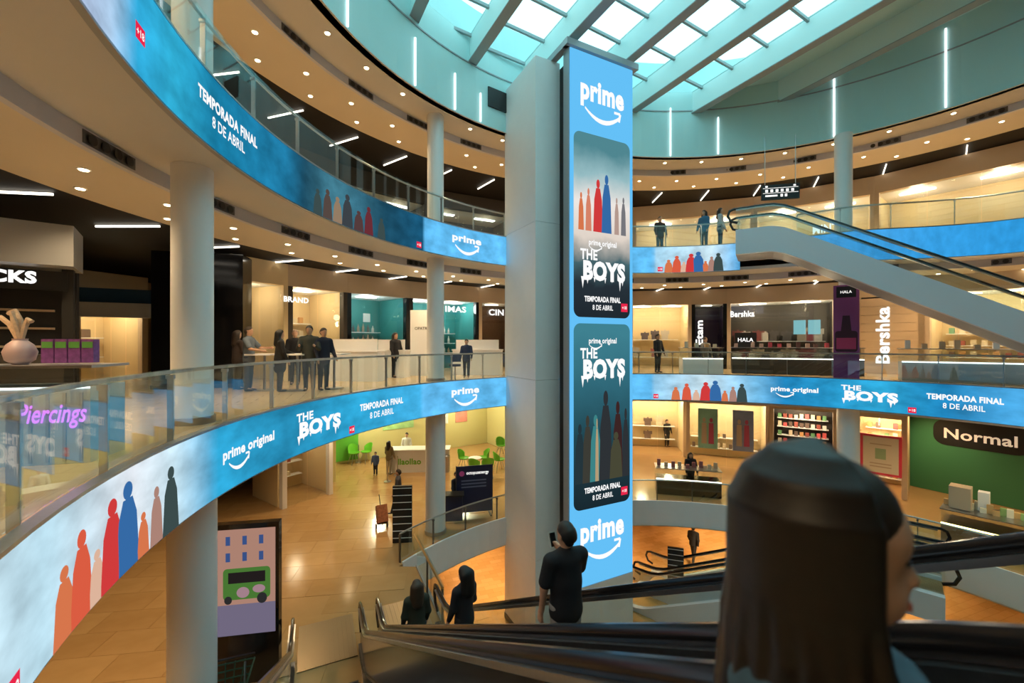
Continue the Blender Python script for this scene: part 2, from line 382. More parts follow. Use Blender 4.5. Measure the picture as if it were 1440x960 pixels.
# ================================================================= RIBBON SCREENS
def ledmat(name, stops, cloud=.35):
    m = bpy.data.materials.new(name); m.use_nodes = True; nt = m.node_tree; nt.nodes.clear()
    uv = nt.nodes.new('ShaderNodeUVMap'); sp = nt.nodes.new('ShaderNodeSeparateXYZ'); nt.links.new(uv.outputs[0], sp.inputs[0])
    r = nt.nodes.new('ShaderNodeValToRGB'); el = r.color_ramp.elements
    stops = sorted(stops); el[0].position, el[0].color = stops[0][0], (*stops[0][1], 1); el[1].position, el[1].color = stops[-1][0], (*stops[-1][1], 1)
    for p, c in stops[1:-1]: e = el.new(p); e.color = (*c, 1)
    nt.links.new(sp.outputs[0], r.inputs[0])
    mp = nt.nodes.new('ShaderNodeMapping'); mp.inputs['Scale'].default_value = (34, 1.6, 1); nt.links.new(uv.outputs[0], mp.inputs[0])
    n = nt.nodes.new('ShaderNodeTexNoise'); n.inputs['Scale'].default_value = 1.6; n.inputs['Detail'].default_value = 5; nt.links.new(mp.outputs[0], n.inputs['Vector'])
    mr = nt.nodes.new('ShaderNodeMapRange'); mr.inputs[1].default_value = .3; mr.inputs[2].default_value = .75; mr.inputs[3].default_value = 1 - cloud; mr.inputs[4].default_value = 1 + cloud
    nt.links.new(n.outputs['Fac'], mr.inputs[0])
    mx = nt.nodes.new('ShaderNodeVectorMath'); mx.operation = 'SCALE'; nt.links.new(r.outputs[0], mx.inputs[0]); nt.links.new(mr.outputs[0], mx.inputs['Scale'])
    e = nt.nodes.new('ShaderNodeEmission'); nt.links.new(mx.outputs[0], e.inputs[0]); o = nt.nodes.new('ShaderNodeOutputMaterial'); nt.links.new(e.outputs[0], o.inputs[0]); return m
LB = (.13, .53, .93); PALE = (.60, .80, .90); DB = (.015, .24, .52); MBL = (.03, .40, .70); DK = (.012, .07, .12)
HB = 1.05
class Band:
    def __init__(s, name, label, Rf, z, t0, t1, stops, cloud=.3):
        s.Rf, s.z = Rf, z; s.root = thing(name, label, 'screen', pol((t0 + t1) / 2, Rf((t0 + t1) / 2), z - HB)); s.inv = Matrix.Translation(s.root.location).inverted()
        n = int(abs(t1 - t0) / rad(2)) + 2; st = [((th(px) - t0) / (t1 - t0), c) for px, c in stops]
        vs = []; uvs = []
        for k in range(n + 1):
            t = t0 + (t1 - t0) * k / n; vs += [pol(t, Rf(t) - .03, z - HB), pol(t, Rf(t) - .03, z)]; uvs += [(k / n, 0), (k / n, 1)]
        me = bpy.data.meshes.new('display'); fs = [(2 * k, 2 * k + 2, 2 * k + 3, 2 * k + 1) for k in range(n)]; me.from_pydata(vs, [], fs)
        ul = me.uv_layers.new(name='UVMap')
        for i, l in enumerate(me.loops): ul.data[i].uv = uvs[l.vertex_index]
        me.materials.append(ledmat(name + '_picture', st, cloud)); o = bpy.data.objects.new('display', me); COL.objects.link(o); o.parent = s.root; o.matrix_parent_inverse = s.inv
        b = MB(); b.ring(t0, t1, off(Rf, -.022), off(Rf, .055), z - HB - .02, z - .005, n=n); o = b.build('casing', GREYM, s.root); o.matrix_parent_inverse = s.inv
        b = MB(); b.ring(t0, t1, off(Rf, -.045), off(Rf, .06), z - .012, z + .02); o = b.build('edge_trim', STEEL, s.root); o.matrix_parent_inverse = s.inv
    def put(s, pr, m, px, name='lettering', o=.012):
        t0 = th(px); R = s.Rf(t0)
        ob = pr.build(name, m, lambda x, y, d: pol(t0 - x / R, s.Rf(t0 - x / R) - .03 - d, s.z - HB + y), o, s.root); ob.matrix_parent_inverse = s.inv
    def width(s, a, c): return abs(th(a) - th(c)) * R0
    def logo(s, a, c): w = s.width(a, c); s.put(Print().text('prime', 0, .58, .22 if w > .9 else .18, w, .045).smile(0, .43, w * .8), SCRW, (a + c) / 2)
    def badge(s, px, y=.14): s.put(Print().rect(-.1, y - .09, .1, y + .09), SCRRED, px, 'age_badge', .010); s.put(Print().text('+18', 0, y - .04, .08, .16, .02), SCRW, px)
    def season(s, a, c): w = s.width(a, c); s.put(Print().text('TEMPORADA FINAL', 0, .56, .16, w, .045).text('8 DE ABRIL', 0, .30, .16, w * .55, .02), SCRW, (a + c) / 2)
    def original(s, a, c): w = s.width(a, c); s.put(Print().text('prime original', 0, .50, .16, w, .04).smile(-w * .2, .42, w * .38), SCRW, (a + c) / 2)
    def boys(s, a, c): w = s.width(a, c); s.put(Print().drips(0, .34, .55, w), SCRW, (a + c) / 2)
    def crowd(s, cols, a, c, hmax=.95):          # plain upright colour shapes standing in for the picture
        for k, (f, hh, wd, cc) in enumerate(cols):
            wd *= 1.6; px = a + (c - a) * f; h = hmax * hh
            p = Print(); p.poly([(-wd / 2, 0), (wd / 2, 0), (wd * .38, h * .6), (wd * .2, h * .8), (-wd * .2, h * .8), (-wd * .38, h * .6)]).oval(0, h * .89, wd * .2, h * .1)
            s.put(p, glow('picture_%02d_%02d_%02d' % tuple(int(v * 50) for v in cc), cc, .9), px, 'picture_shape', .004 + .0006 * k)
OR, RD, BL, SK, DG = (.75, .20, .08), (.70, .05, .05), (.04, .16, .42), (.80, .50, .36), (.05, .08, .08)
TEAM = [(.0, .62, .22, OR), (.16, .8, .24, (.78, .12, .06)), (.3, .5, .18, SK), (.44, .88, .28, RD), (.58, .96, .30, BL), (.72, .5, .16, OR), (.84, .7, .18, (.45, .25, .2)), (.97, .85, .24, DG)]
GANG = [(.0, .6, .2, DG), (.14, .72, .22, (.10, .07, .06)), (.28, .66, .22, (.32, .22, .14)), (.42, .85, .26, (.05, .06, .07)), (.58, .55, .24, (.10, .05, .05)), (.72, .78, .22, (.16, .03, .04)), (.9, .6, .2, DG)]
B1 = Band('ribbon_screen', 'lower curved blue ribbon screen along the gallery edge, sweeping from bottom left', R1, Z1, rad(222), rad(-12),
    [(-60, PALE), (60, (.5, .74, .86)), (180, (.75, .80, .86)), (240, PALE), (300, MBL), (400, (.02, .26, .46)), (500, MBL), (592, (.06, .45, .80)), (594, LB), (915, LB), (920, (.3, .62, .88)), (990, PALE), (1060, (.2, .55, .85)), (1100, DB), (1240, MBL), (1330, DB), (1440, (.08, .42, .8))])
B1.crowd(TEAM, 82, 240); B1.original(311, 384); B1.boys(414, 478); B1.badge(493); B1.season(505, 566); B1.logo(634, 673)
B1.badge(922); B1.crowd(TEAM, 950, 1046, .85); B1.original(1083, 1150); B1.boys(1180, 1262); B1.badge(1283); B1.season(1301, 1410); B1.badge(4)
B2 = Band('ribbon_screen', 'upper curved ribbon screen at the left with dark picture and white lettering', R2, Z2, rad(236), rad(68),
    [(60, (.55, .6, .85)), (150, (.45, .65, .88)), (185, MBL), (240, (.03, .42, .66)), (300, (.01, .22, .40)), (400, (.015, .2, .38)), (425, DK), (470, (.06, .22, .30)), (540, DK), (594, (.01, .10, .2)), (596, LB), (918, LB), (922, (.4, .7, .9)), (1000, PALE), (1055, (.1, .45, .85))])
B2.badge(191, .45); B2.season(276, 360); B2.crowd(GANG, 445, 545); B2.badge(588); B2.logo(635, 676); B2.badge(928); B2.crowd(TEAM, 940, 1012, .85)
B3 = Band('ribbon_screen', 'plain blue ribbon screen on the upper floor behind the rising escalator', R2, Z2, rad(57), rad(5), [(1100, (.1, .42, .85)), (1300, (.04, .36, .80)), (1500, (.02, .3, .7))], .15)

# ================================================================= TOWER
U = Vector((.89, .455, 0)).normalized(); N = Vector((U.y, -U.x, 0)); rzT = math.atan2(U.y, U.x)
pil = thing('pillar_tower', 'tall white clad pillar in the middle of the atrium, left of the screen tower', 'pillar', (.765, 13.9, ZB), rzT)
for k, (za, zb) in enumerate(((0, 3.1), (3.1, 9.0), (9.0, 14.2), (14.2, 19.6))):
    MB().box((.47, 1.13, (za + zb) / 2), (.94, 2.26, zb - za - .012)).build('cladding_panel', WHITE, pil)
MB().box((.47, 1.13, .1), (.98, 2.3, .2)).build('plinth', DSTEEL, pil)
twr = thing('screen_tower', 'tall vertical advertising screen tower glowing blue in the atrium', 'screen', (1.8, 13.5, ZB), rzT)
TW, TT, TB = 2.65, 19.6, 2.35
MB().box((TW / 2, .16, (TT + TB) / 2), (TW, .3, TT - TB)).build('casing', GREYM, twr)
MB().box((TW / 2, .6, TT / 2), (TW - .5, .6, TT - .3)).build('core', BLACK, twr)
MB().box((TW / 2, .14, TB / 2), (TW, .3, TB - .02)).build('base_panel', WHITE, twr)
MB().box((TW / 2, -.01, (TT + TB) / 2), (TW - .06, .03, TT - TB - .04)).build('display', SCRBLUE, twr)
cap = MB().box((TW / 2, .0, TT + .1), (TW + .3, .25, .2)).build('cap_frame', GREYM, twr); MB().box((-.03, 1.3, TT + .1), (.22, 2.6, .2)).build('cap_arm', GREYM, cap)
tm = lambda x, y, d: (x, -.026 - d, y)
def tput(p, m, name='lettering', d=.01): return p.build(name, m, tm, d, twr)
cxT = TW / 2
def tlogo(y): tput(Print().text('prime', cxT, y, .66, 1.8, .045), SCRW); tput(Print().smile(cxT, y - .28, 1.45), SCRW, 'smile_mark')
tlogo(18.1); tlogo(3.8)
def vgrad(name, stops, cloud, z0, z1):
    m = bpy.data.materials.new(name); m.use_nodes = True; nt = m.node_tree; nt.nodes.clear()
    tc = nt.nodes.new('ShaderNodeTexCoord'); sp = nt.nodes.new('ShaderNodeSeparateXYZ'); nt.links.new(tc.outputs['Object'], sp.inputs[0])
    mr = nt.nodes.new('ShaderNodeMapRange'); mr.inputs[1].default_value = z0; mr.inputs[2].default_value = z1; nt.links.new(sp.outputs[2], mr.inputs[0])
    n = nt.nodes.new('ShaderNodeTexNoise'); n.inputs['Scale'].default_value = 1.3; n.inputs['Detail'].default_value = 6; nt.links.new(tc.outputs['Object'], n.inputs['Vector'])
    ad = nt.nodes.new('ShaderNodeMath'); ad.operation = 'MULTIPLY_ADD'; ad.inputs[1].default_value = cloud; nt.links.new(n.outputs['Fac'], ad.inputs[0]); nt.links.new(mr.outputs[0], ad.inputs[2])
    r = nt.nodes.new('ShaderNodeValToRGB'); el = r.color_ramp.elements; el[0].position, el[0].color = stops[0][0], (*stops[0][1], 1); el[1].position, el[1].color = stops[-1][0], (*stops[-1][1], 1)
    for p, c in stops[1:-1]: e = el.new(p); e.color = (*c, 1)
    nt.links.new(ad.outputs[0], r.inputs[0]); e = nt.nodes.new('ShaderNodeEmission'); nt.links.new(r.outputs[0], e.inputs[0]); o = nt.nodes.new('ShaderNodeOutputMaterial'); nt.links.new(e.outputs[0], o.inputs[0]); return m
pa = (11.05, 17.0); pbz = (4.85, 10.85)
tput(Print().rrect(.16, pa[0], TW - .16, pa[1], .25), vgrad('sky_poster', [(0.0, (.01, .015, .02)), (.30, (.02, .03, .04)), (.42, (.06, .13, .15)), (.55, (.75, .66, .58)), (.72, (.85, .80, .76)), (.86, (.30, .50, .54)), (1.0, (.08, .24, .28))], .12, pa[0] - .5, pa[1]), 'poster', .006)
tput(Print().rrect(.16, pbz[0], TW - .16, pbz[1], .25), vgrad('night_poster', [(0.0, (.006, .01, .015)), (.25, (.012, .03, .04)), (.5, (.015, .06, .08)), (.75, (.03, .14, .19)), (1.0, (.05, .22, .28))], .10, pbz[0] - .6, pbz[1]), 'poster', .006)
def tcrowd(cols, x0, x1, y, h):
    for k, (f, hh, wd, cc) in enumerate(cols):
        H = h * hh; x = x0 + (x1 - x0) * f
        p = Print().poly([(x - wd / 2, y), (x + wd / 2, y), (x + wd * .4, y + H * .6), (x + wd * .2, y + H * .82), (x - wd * .2, y + H * .82), (x - wd * .4, y + H * .6)]).oval(x, y + H * .9, wd * .18, H * .085)
        tput(p, glow('picture_%02d_%02d_%02d' % tuple(int(v * 50) for v in cc), cc, .9), 'picture_shape', .009 + .0006 * k)
tcrowd([(.05, .7, .22, OR), (.2, .8, .24, (.75, .25, .15)), (.40, 1.0, .40, RD), (.58, 1.12, .42, BL), (.8, .72, .2, (.5, .35, .3)), (.95, .75, .22, (.2, .2, .22))], .35, 2.3, 13.85, 1.75)
tcrowd([(.0, .75, .4, (.02, .04, .05)), (.16, .85, .4, (.05, .05, .04)), (.33, .85, .46, (.05, .25, .26)), (.36, .8, .14, (.5, .36, .2)), (.55, 1.15, .55, (.03, .035, .04)), (.82, 1, .45, (.05, .02, .02)), (.78, .6, .55, (.07, .07, .04)), (1.0, .9, .3, (.02, .03, .04))], .4, 2.3, 5.7, 2.6)
for y0, yo in ((11.05, 12.55), (4.85, 9.35)):
    tput(Print().drips(cxT, yo - .25, 1.05, 1.9), SCRW, 'title_lettering', .016); tput(Print().text('prime original', cxT, yo + .86, .17, 1.15, .03), SCRW, d=.016); tput(Print().smile(cxT - .3, yo + .80, .5), SCRW, 'smile_mark', .016)
    tput(Print().text('TEMPORADA FINAL', cxT, y0 + .52, .16, 1.5, .045), SCRW, d=.016); tput(Print().text('8 DE ABRIL', cxT, y0 + .25, .16, .85, .02), SCRW, d=.016)
    tput(Print().rect(2.1, y0 + .22, 2.38, y0 + .50), SCRRED, 'age_badge', .015); tput(Print().text('+18', 2.24, y0 + .31, .1, .2, .02), SCRW, d=.018)
# ================================================================= ESCALATORS
PLATE = mat('ribbed_landing_plate', (.40, .30, .18), .35, .7); STEPM = mat('step_metal', (.10, .10, .11), .45, .7)
BRONZE = mat('bronze_panel', (.10, .085, .07), .18, .8); FLANKW = mat('escalator_flank_white', (.66, .68, .74), .4)
def escalator(label, org, up, rise, slope, W=1.30, flank=FLANKW, inner=(GLASS, GLASS), steps=True, hh=.90, top_flat=1.1, bot_flat=.9, group=None, deep=.55):
    root = thing('escalator', label, 'escalator', org, math.atan2(up[1], up[0]), group); L = rise / slope
    def zs(x): return 0 if x <= 0 else rise if x >= L else slope * x
    xs = [-bot_flat] + [-.35, -.15, .15, .4] + [L * k / 12 for k in range(1, 12)] + [L - .4, L - .15, L + .15, L + .35, L + top_flat]
    def zc(x):                                    # softened at both bends
        return sum(zs(x + d) for d in (-.3, -.15, 0, .15, .3)) / 5
    for sgn, pm in ((-1, inner[0]), (1, inner[1])):
        y = sgn * W / 2
        lo = [(-bot_flat + .05, hh - .50), (-bot_flat - .17, hh - .42), (-bot_flat - .26, hh - .22), (-bot_flat - .20, hh - .05), (-bot_flat - .06, hh)]
        hi = [(L + top_flat + .06, rise + hh), (L + top_flat + .20, rise + hh - .05), (L + top_flat + .26, rise + hh - .22), (L + top_flat + .17, rise + hh - .42), (L + top_flat - .05, rise + hh - .5)]
        pts = [(x, y, z) for x, z in lo] + [(x, y, zc(x) + hh) for x in xs[1:-1]] + [(x, y, z) for x, z in hi]
        MB().tube(pts, .045, 8, flat=.75, up=(0, 1, 0)).build('handrail', RUBBER, root, True)
        b = MB(); n = len(xs)
        vs = [(x, y + s, zc(x) + z) for x in xs for s, z in ((-.012, .10), (.012, .10), (.012, hh - .03), (-.012, hh - .03))]
        b.add(vs, [(4 * k + j, 4 * k + (j + 1) % 4, 4 * k + 4 + (j + 1) % 4, 4 * k + 4 + j) for k in range(n - 1) for j in range(4)] + [(0, 1, 2, 3), (4 * n - 1, 4 * n - 2, 4 * n - 3, 4 * n - 4)])
        b.build('balustrade_panel', pm, root)
        b = MB(); vs = [(x, y + s, zc(x) + z) for x in xs for s, z in ((-.06, hh - .07), (.06, hh - .07), (.06, hh - .03), (-.06, hh - .03))]
        b.add(vs, [(4 * k + j, 4 * k + (j + 1) % 4, 4 * k + 4 + (j + 1) % 4, 4 * k + 4 + j) for k in range(n - 1) for j in range(4)]); b.build('rail_track', STEEL, root)
        b = MB(); vs = [(x, y + s, max(zc(x) - (deep if 0 < x else .04), -.04 if x < .9 else -9) + 0 if z < 0 else zc(x) + z) for x in xs for s, z in ((-.05, -1), (.16 * sgn if sgn > 0 else -.16, -1), (.16 * sgn if sgn > 0 else -.16, .12), (-.05 if sgn > 0 else .05, .12))]
        b.add(vs, [(4 * k + j, 4 * k + (j + 1) % 4, 4 * k + 4 + (j + 1) % 4, 4 * k + 4 + j) for k in range(n - 1) for j in range(4)]); b.build('flank', flank, root)
    b = MB(); xx = [x for x in xs if x > .8]; vs = [(x, s * (W / 2), zc(x) - deep + d) for x in xx for s, d in ((-1, 0), (1, 0), (1, .05), (-1, .05))]
    b.add(vs, [(4 * k + j, 4 * k + (j + 1) % 4, 4 * k + 4 + (j + 1) % 4, 4 * k + 4 + j) for k in range(len(xx) - 1) for j in range(4)]); b.build('underside', GREYM, root)
    if steps:
        n = int(L / .4); sm = None
        for k in range(n):
            if sm is None:
                q = MB().box((0, 0, -.12), (.41, W - .26, .24)); [q.box((-.17 + .06 * j, 0, .004), (.02, W - .3, .008), mi=1) for j in range(6)]; o = q.build('step', [STEPM, DSTEEL], root); sm = o.data
            else: o = bpy.data.objects.new('step', sm); COL.objects.link(o); o.parent = root
            o.location = (.2 + .4 * k, 0, .4 * slope * (k + .5) - .10)
    for x0, z in ((-bot_flat - .55, 0), (L + top_flat * .5, rise)):
        q = MB().box((x0, 0, z + .012), (1.5 if z == 0 else top_flat, W - .16, .02))
        for j in range(12): q.box((x0, -W / 2 + .14 + (W - .28) * j / 11, z + .026), (1.45 if z == 0 else top_flat, .012, .008))
        q.build('landing_plate', PLATE, root)
    return root
UPD = (.42, -.907); WAX = Vector((.907, .42, 0))
def onB(w): v = Vector((-2.55, 8.5, 0)) + WAX * w; return (v.x + .03, v.y - .06, Z0 - .05)
escalator('escalator going down from the gallery, carrying the man in black and two women', onB(.65), UPD, 5.2, .60, inner=(BRONZE, GLASS), flank=DSTEEL)
escalator('nearest escalator under the camera with dark handrails, its foot at bottom left', onB(-1.01), UPD, 5.2, .60, inner=(GLASS, BRONZE), flank=DSTEEL)
# escalator from the gallery to the upper floor, at the right
ud = Vector((-.858, .513, 0)); topE = Vector((9.2, 15.3, 0)); Lr = 5.2 / .56
o = topE - ud * (Lr + .3)
escalator('white sided escalator rising to the upper floor at the right', (o.x, o.y, Z1 - .04), (ud.x, ud.y), 5.2, .56, W=1.25, deep=.75, top_flat=1.3)
# escalators between ground floor and basement, at the right
ub = Vector((6.7, -6.1, 0)).normalized()
for s, lab in ((-.85, 'far'), (.85, 'near')):
    q = Vector((5.9, 17.3, 0)) + Vector((-ub.y, ub.x, 0)) * -s
    escalator(f'{lab} one of two short escalators up from the basement, at the right', (q.x, q.y, ZB + .02), (ub.x, ub.y), 3.7, .52, W=1.2, steps=False, top_flat=1.0, inner=(GLASS, GLASS), group='basement escalators')

# ================================================================= PEOPLE
def surfnet(f, lo, hi, h):
    n = [int(math.ceil((hi[i] - lo[i]) / h)) + 1 for i in range(3)]
    ax = [lo[i] + h * np.arange(n[i]) for i in range(3)]
    G = np.stack(np.meshgrid(*ax, indexing='ij'), -1); V = f(G); ins = V < 0
    acc = np.zeros([k - 1 for k in n] + [3]); cnt = np.zeros([k - 1 for k in n]); quads = []
    cid = np.arange(cnt.size).reshape(cnt.shape)
    for a in range(3):
        s0 = [slice(None)] * 3; s1 = [slice(None)] * 3; s0[a] = slice(0, -1); s1[a] = slice(1, None)
        A, B = V[tuple(s0)], V[tuple(s1)]; cr = (A < 0) != (B < 0); I = np.argwhere(cr)
        I = I[np.all([(I[:, b] > 0) & (I[:, b] < n[b] - 1) for b in range(3) if b != a], axis=0)]
        if not len(I): continue
        va, vb = A[tuple(I.T)], B[tuple(I.T)]; t = va / (va - vb)
        p = np.array(lo) + h * I.astype(float); p[:, a] += h * t
        o1, o2 = [b for b in range(3) if b != a]; cells = []
        for d1, d2 in ((-1, -1), (0, -1), (0, 0), (-1, 0)):
            J = I.copy(); J[:, o1] += d1; J[:, o2] += d2; np.add.at(acc, tuple(J.T), p); np.add.at(cnt, tuple(J.T), 1); cells.append(cid[tuple(J.T)])
        q = np.stack(cells, 1); flip = (va < 0) ^ (a == 1); q[~flip] = q[~flip][:, ::-1]; quads.append(q)
    m = cnt.ravel() > 0; idx = -np.ones(cnt.size, int); idx[m] = np.arange(m.sum())
    return acc.reshape(-1, 3)[m] / cnt.ravel()[m][:, None], idx[np.concatenate(quads)]
def sdf(caps, k):
    def f(G):
        out = None
        for a, b, ra, rb, sq in caps:
            a = np.array(a); b = np.array(b); d = b - a; L2 = max((d * d).sum(), 1e-9)
            t = np.clip(((G - a) @ d) / L2, 0, 1); q = (G - a - t[..., None] * d) / np.array(sq)
            v = (np.sqrt((q * q).sum(-1)) - (ra + (rb - ra) * t)) * min(sq)
            if out is None: out = v
            else:
                hh = np.clip(.5 + .5 * (v - out) / k, 0, 1); out = v * (1 - hh) + out * hh - k * hh * (1 - hh)
        return out
    return f
def sdf_obj(name, caps, k, h, m, parent):
    P = np.array([c[i] for c in caps for i in (0, 1)]); r = max(max(c[2], c[3]) * max(c[4]) for c in caps) + h * 2
    v, q = surfnet(sdf(caps, k), P.min(0) - r, P.max(0) + r, h)
    me = bpy.data.meshes.new(name); me.from_pydata(v.tolist(), [], q.tolist()); me.materials.append(m); me.polygons.foreach_set('use_smooth', [True] * len(me.polygons))
    b = bmesh.new(); b.from_mesh(me); bmesh.ops.recalc_face_normals(b, faces=b.faces); b.to_mesh(me); b.free()
    o = bpy.data.objects.new(name, me); COL.objects.link(o); o.parent = parent; return o
SKIN = mat('skin', (.52, .30, .20), .5); EYEM = mat('eye_dark', (.02, .015, .012), .3)
SHOE = mat('shoe_dark', (.02, .02, .022), .5)
I3 = (1, 1, 1)
def person(label, loc, yaw, H=1.72, top=(.02, .02, .025), legs=(.02, .022, .03), hair=(.015, .01, .008), long_hair=False, stride=0.0, armL=(10, 15), armR=(10, 15), sleeves='long', coat=False, sit=False, h=.022, female=False, extra=None, fingers=False, head_turn=0.0, hair_r=1.0):
    """local frame: faces -Y, x to the person's left; arm = (forward swing, elbow bend) in degrees"""
    root = thing('person', label, 'person', loc, yaw); s = H / 1.75; S = lambda *p: tuple(v * s for v in p)
    sw = .175 if female else .195
    J = {'hip': S(0, 0, .95), 'chest': S(0, .0, 1.28), 'neck': S(0, .01, 1.47), 'head': S(0, -.015, 1.63)}
    body, topc, legc, shoe, hairc = [], [], [], [], []
    def cap(lst, a, b, ra, rb=None, sq=I3): lst.append((a, b, ra * s, (ra if rb is None else rb) * s, sq))
    cap(body, S(0, 0, .95), S(0, 0, 1.32), .125, .14, (1.15, .75, 1)); cap(body, S(0, 0, 1.40), S(0, -.005, 1.56), .06, .052)
    cap(body, S(0, -.01, 1.61), S(0, -.012, 1.665), .074, .086, (.92, 1.08, 1.05)); cap(body, S(0, -.04, 1.565), S(0, -.05, 1.58), .045, .05)
    cap(body, S(0, -.092, 1.632), S(0, -.106, 1.606), .008, .012)                     # nose
    for sx in (-1, 1): cap(body, S(.083 * sx, .005, 1.62), S(.085 * sx, .01, 1.645), .018, .02, (.5, 1, 1))
    cap(topc, S(0, 0, .87), S(0, 0, 1.15), .168 if not coat else .18, .128 if female else .145, (1.12, .86, 1)); cap(topc, S(0, 0, 1.15), S(0, 0, 1.36), .130 if female else .145, .145, (1.2, .82, 1))
    cap(topc, S(-sw + .04, 0, 1.405), S(sw - .04, 0, 1.405), .075); cap(topc, S(0, .005, 1.40), S(0, .0, 1.465), .085, .066)
    if coat: cap(topc, S(0, .01, .70), S(0, 0, 1.0), .19, .165, (1.1, .85, 1))
    for sx, (fw, eb) in ((1, armL), (-1, armR)):
        a = rad(fw); e = rad(fw + eb); sh = S(sw * sx, 0, 1.40); out = .05 * sx
        el = (sh[0] + out * s, sh[1] - math.sin(a) * .28 * s, sh[2] - math.cos(a) * .28 * s); inn = -.05 * sx * (eb > 40)
        wr = (el[0] + inn * s, el[1] - math.sin(e) * .25 * s, el[2] - math.cos(e) * .25 * s); hd = (wr[0] + inn * .5 * s, wr[1] - math.sin(e) * .09 * s, wr[2] - math.cos(e) * .09 * s)
        cap(body, sh, el, .052, .042); cap(body, el, wr, .042, .028); cap(body, wr, hd, .028, .034, (.7, 1, 1))
        dv = Vector((hd[0] - wr[0], hd[1] - wr[1], hd[2] - wr[2])).normalized(); fw_ = Vector((0, -math.cos(e), math.sin(e)))
        if fingers:
            for j in range(4):
                f0 = Vector(hd) + fw_ * (-.030 + .02 * j) * s; f1 = f0 + dv * (.045 if j in (1, 2) else .036) * s; f2 = f1 + (dv * .6 + Vector((-sx * .7, 0, 0))) * .03 * s
                cap(body, tuple(f0), tuple(f1), .010, .009); cap(body, tuple(f1), tuple(f2), .009, .008)
            t0 = Vector(wr) + dv * .03 * s + fw_ * .025 * s; cap(body, tuple(t0), tuple(t0 + (fw_ * .5 + dv * .6) * .055 * s), .012, .010)
        else: cap(body, hd, tuple(Vector(hd) + dv * .06 * s), .030, .018, (.6, 1, 1))
        cap(topc, sh, el if sleeves == 'long' else tuple(Vector(sh).lerp(Vector(el), .75)), .070, .058 if sleeves == 'long' else .072)
        if sleeves == 'long': cap(topc, el, wr, .057, .042)
        J['hand%d' % sx] = hd
    for sx in (1, -1):
        ph = stride * sx; hp = S(.09 * sx, 0, .92)
        if sit: kn = S(.10 * sx, -.42, .93); an = S(.10 * sx, -.45, .50)
        else:
            kn = (hp[0], hp[1] - math.sin(rad(ph)) * .44 * s, hp[2] - math.cos(rad(ph)) * .43 * s); back = rad(ph - (abs(stride) * .55 if sx * stride < 0 else 3))
            an = (kn[0], kn[1] - math.sin(back) * .41 * s, max(.075 * s, kn[2] - math.cos(back) * .41 * s))
        cap(body, hp, kn, .075, .05); cap(body, kn, an, .048, .035); cap(legc, hp, kn, .095, .068); cap(legc, kn, an, .068, .055); toe = (an[0] + .01 * sx, an[1] - .15 * s, an[2] - .035 * s)
        cap(body, an, toe, .035, .03); cap(shoe, (an[0], an[1] + .02 * s, an[2] - .03 * s), toe, .045, .038, (1, 1, .85))
    cap(legc, S(-.04, 0, .93), S(.04, 0, .93), .125, .125, (1, .85, 1))
    cap(hairc, S(0, .02, 1.665), S(0, .0, 1.69), .095 * hair_r, .088 * hair_r, (.98, 1.08, 1))
    if long_hair:
        cap(hairc, S(0, .06, 1.64), S(0, .10, 1.36), .10 * hair_r, .085 * hair_r, (1.15, .8, 1))
        for sx in (-1, 1): cap(hairc, S(.075 * sx, .03, 1.66), S(.10 * sx, .04, 1.38), .048 * hair_r, .05 * hair_r)
    else: cap(hairc, S(0, .055, 1.62), S(0, .05, 1.58), .075, .05)
    if head_turn:
        cs, sn = math.cos(head_turn), math.sin(head_turn)
        rot = lambda p: (p[0] * cs - p[1] * sn, p[0] * sn + p[1] * cs, p[2])
        for lst in (body, hairc):
            for i, cp in enumerate(lst):
                if min(cp[0][2], cp[1][2]) > 1.54 * s or lst is hairc: lst[i] = (rot(cp[0]), rot(cp[1]), cp[2], cp[3], cp[4])
    bd = sdf_obj('body', body, .025 * s if h > .012 else .014, h if not fingers else min(h, .011), SKIN, root)
    c = '%02d%02d%02d' % tuple(int(99 * min(v, 1)) for v in top); sdf_obj('top', topc, .04, h, mat('cloth_' + c, top, .85, noise=(14, .12)), root)
    c = '%02d%02d%02d' % tuple(int(99 * min(v, 1)) for v in legs); sdf_obj('trousers', legc, .03, h, mat('cloth_' + c, legs, .85, noise=(14, .12)), root)
    sdf_obj('shoes', shoe[:1], .01, h, SHOE, root); sdf_obj('shoes', shoe[1:], .01, h, SHOE, root)
    c = '%02d%02d%02d' % tuple(int(99 * min(v, 1)) for v in hair); sdf_obj('hair', hairc, .03, h, mat('hair_' + c, hair, .55, noise=(40, .4)), root)
    if h <= .016:
        for sx in (-1, 1):
            p = S(.030 * sx, -.086, 1.642)
            if head_turn: p = rot(p)
            MB().lathe([(.002, -.007), (.008, -.004), (.010, 0), (.008, .004), (.002, .007)], p, 8).build('eye', EYEM, root, True)
        p = S(0, -.093, 1.575)
        if head_turn: p = rot(p)
        MB().box(p, (.045 * s, .012, .010), head_turn).build('mouth', mat('lips', (.35, .12, .10), .5), root)
    return root, J
def step_at(k, w):                               # on escalator 1, k metres of Y up from its foot
    v = Vector((-2.55, 8.5, 0)) + WAX * w; x, y = v.x + .463 * k, v.y - k; return (x, y, Z0 + .66 * max(0, k) - .08)
away = lambda dx, dy: math.atan2(dx, -dy)        # yaw so that the figure (facing -Y) looks along (dx, dy)
dn = away(-.42, .907)
m1, J = person('man in black T-shirt holding a phone, riding down the escalator before the screen tower', step_at(4.7, 1.0), dn, 1.66, (.006, .007, .012), (.30, .30, .32), (.006, .005, .005), sleeves='short', armL=(5, 8), armR=(28, 85), h=.013, fingers=True, head_turn=.25)
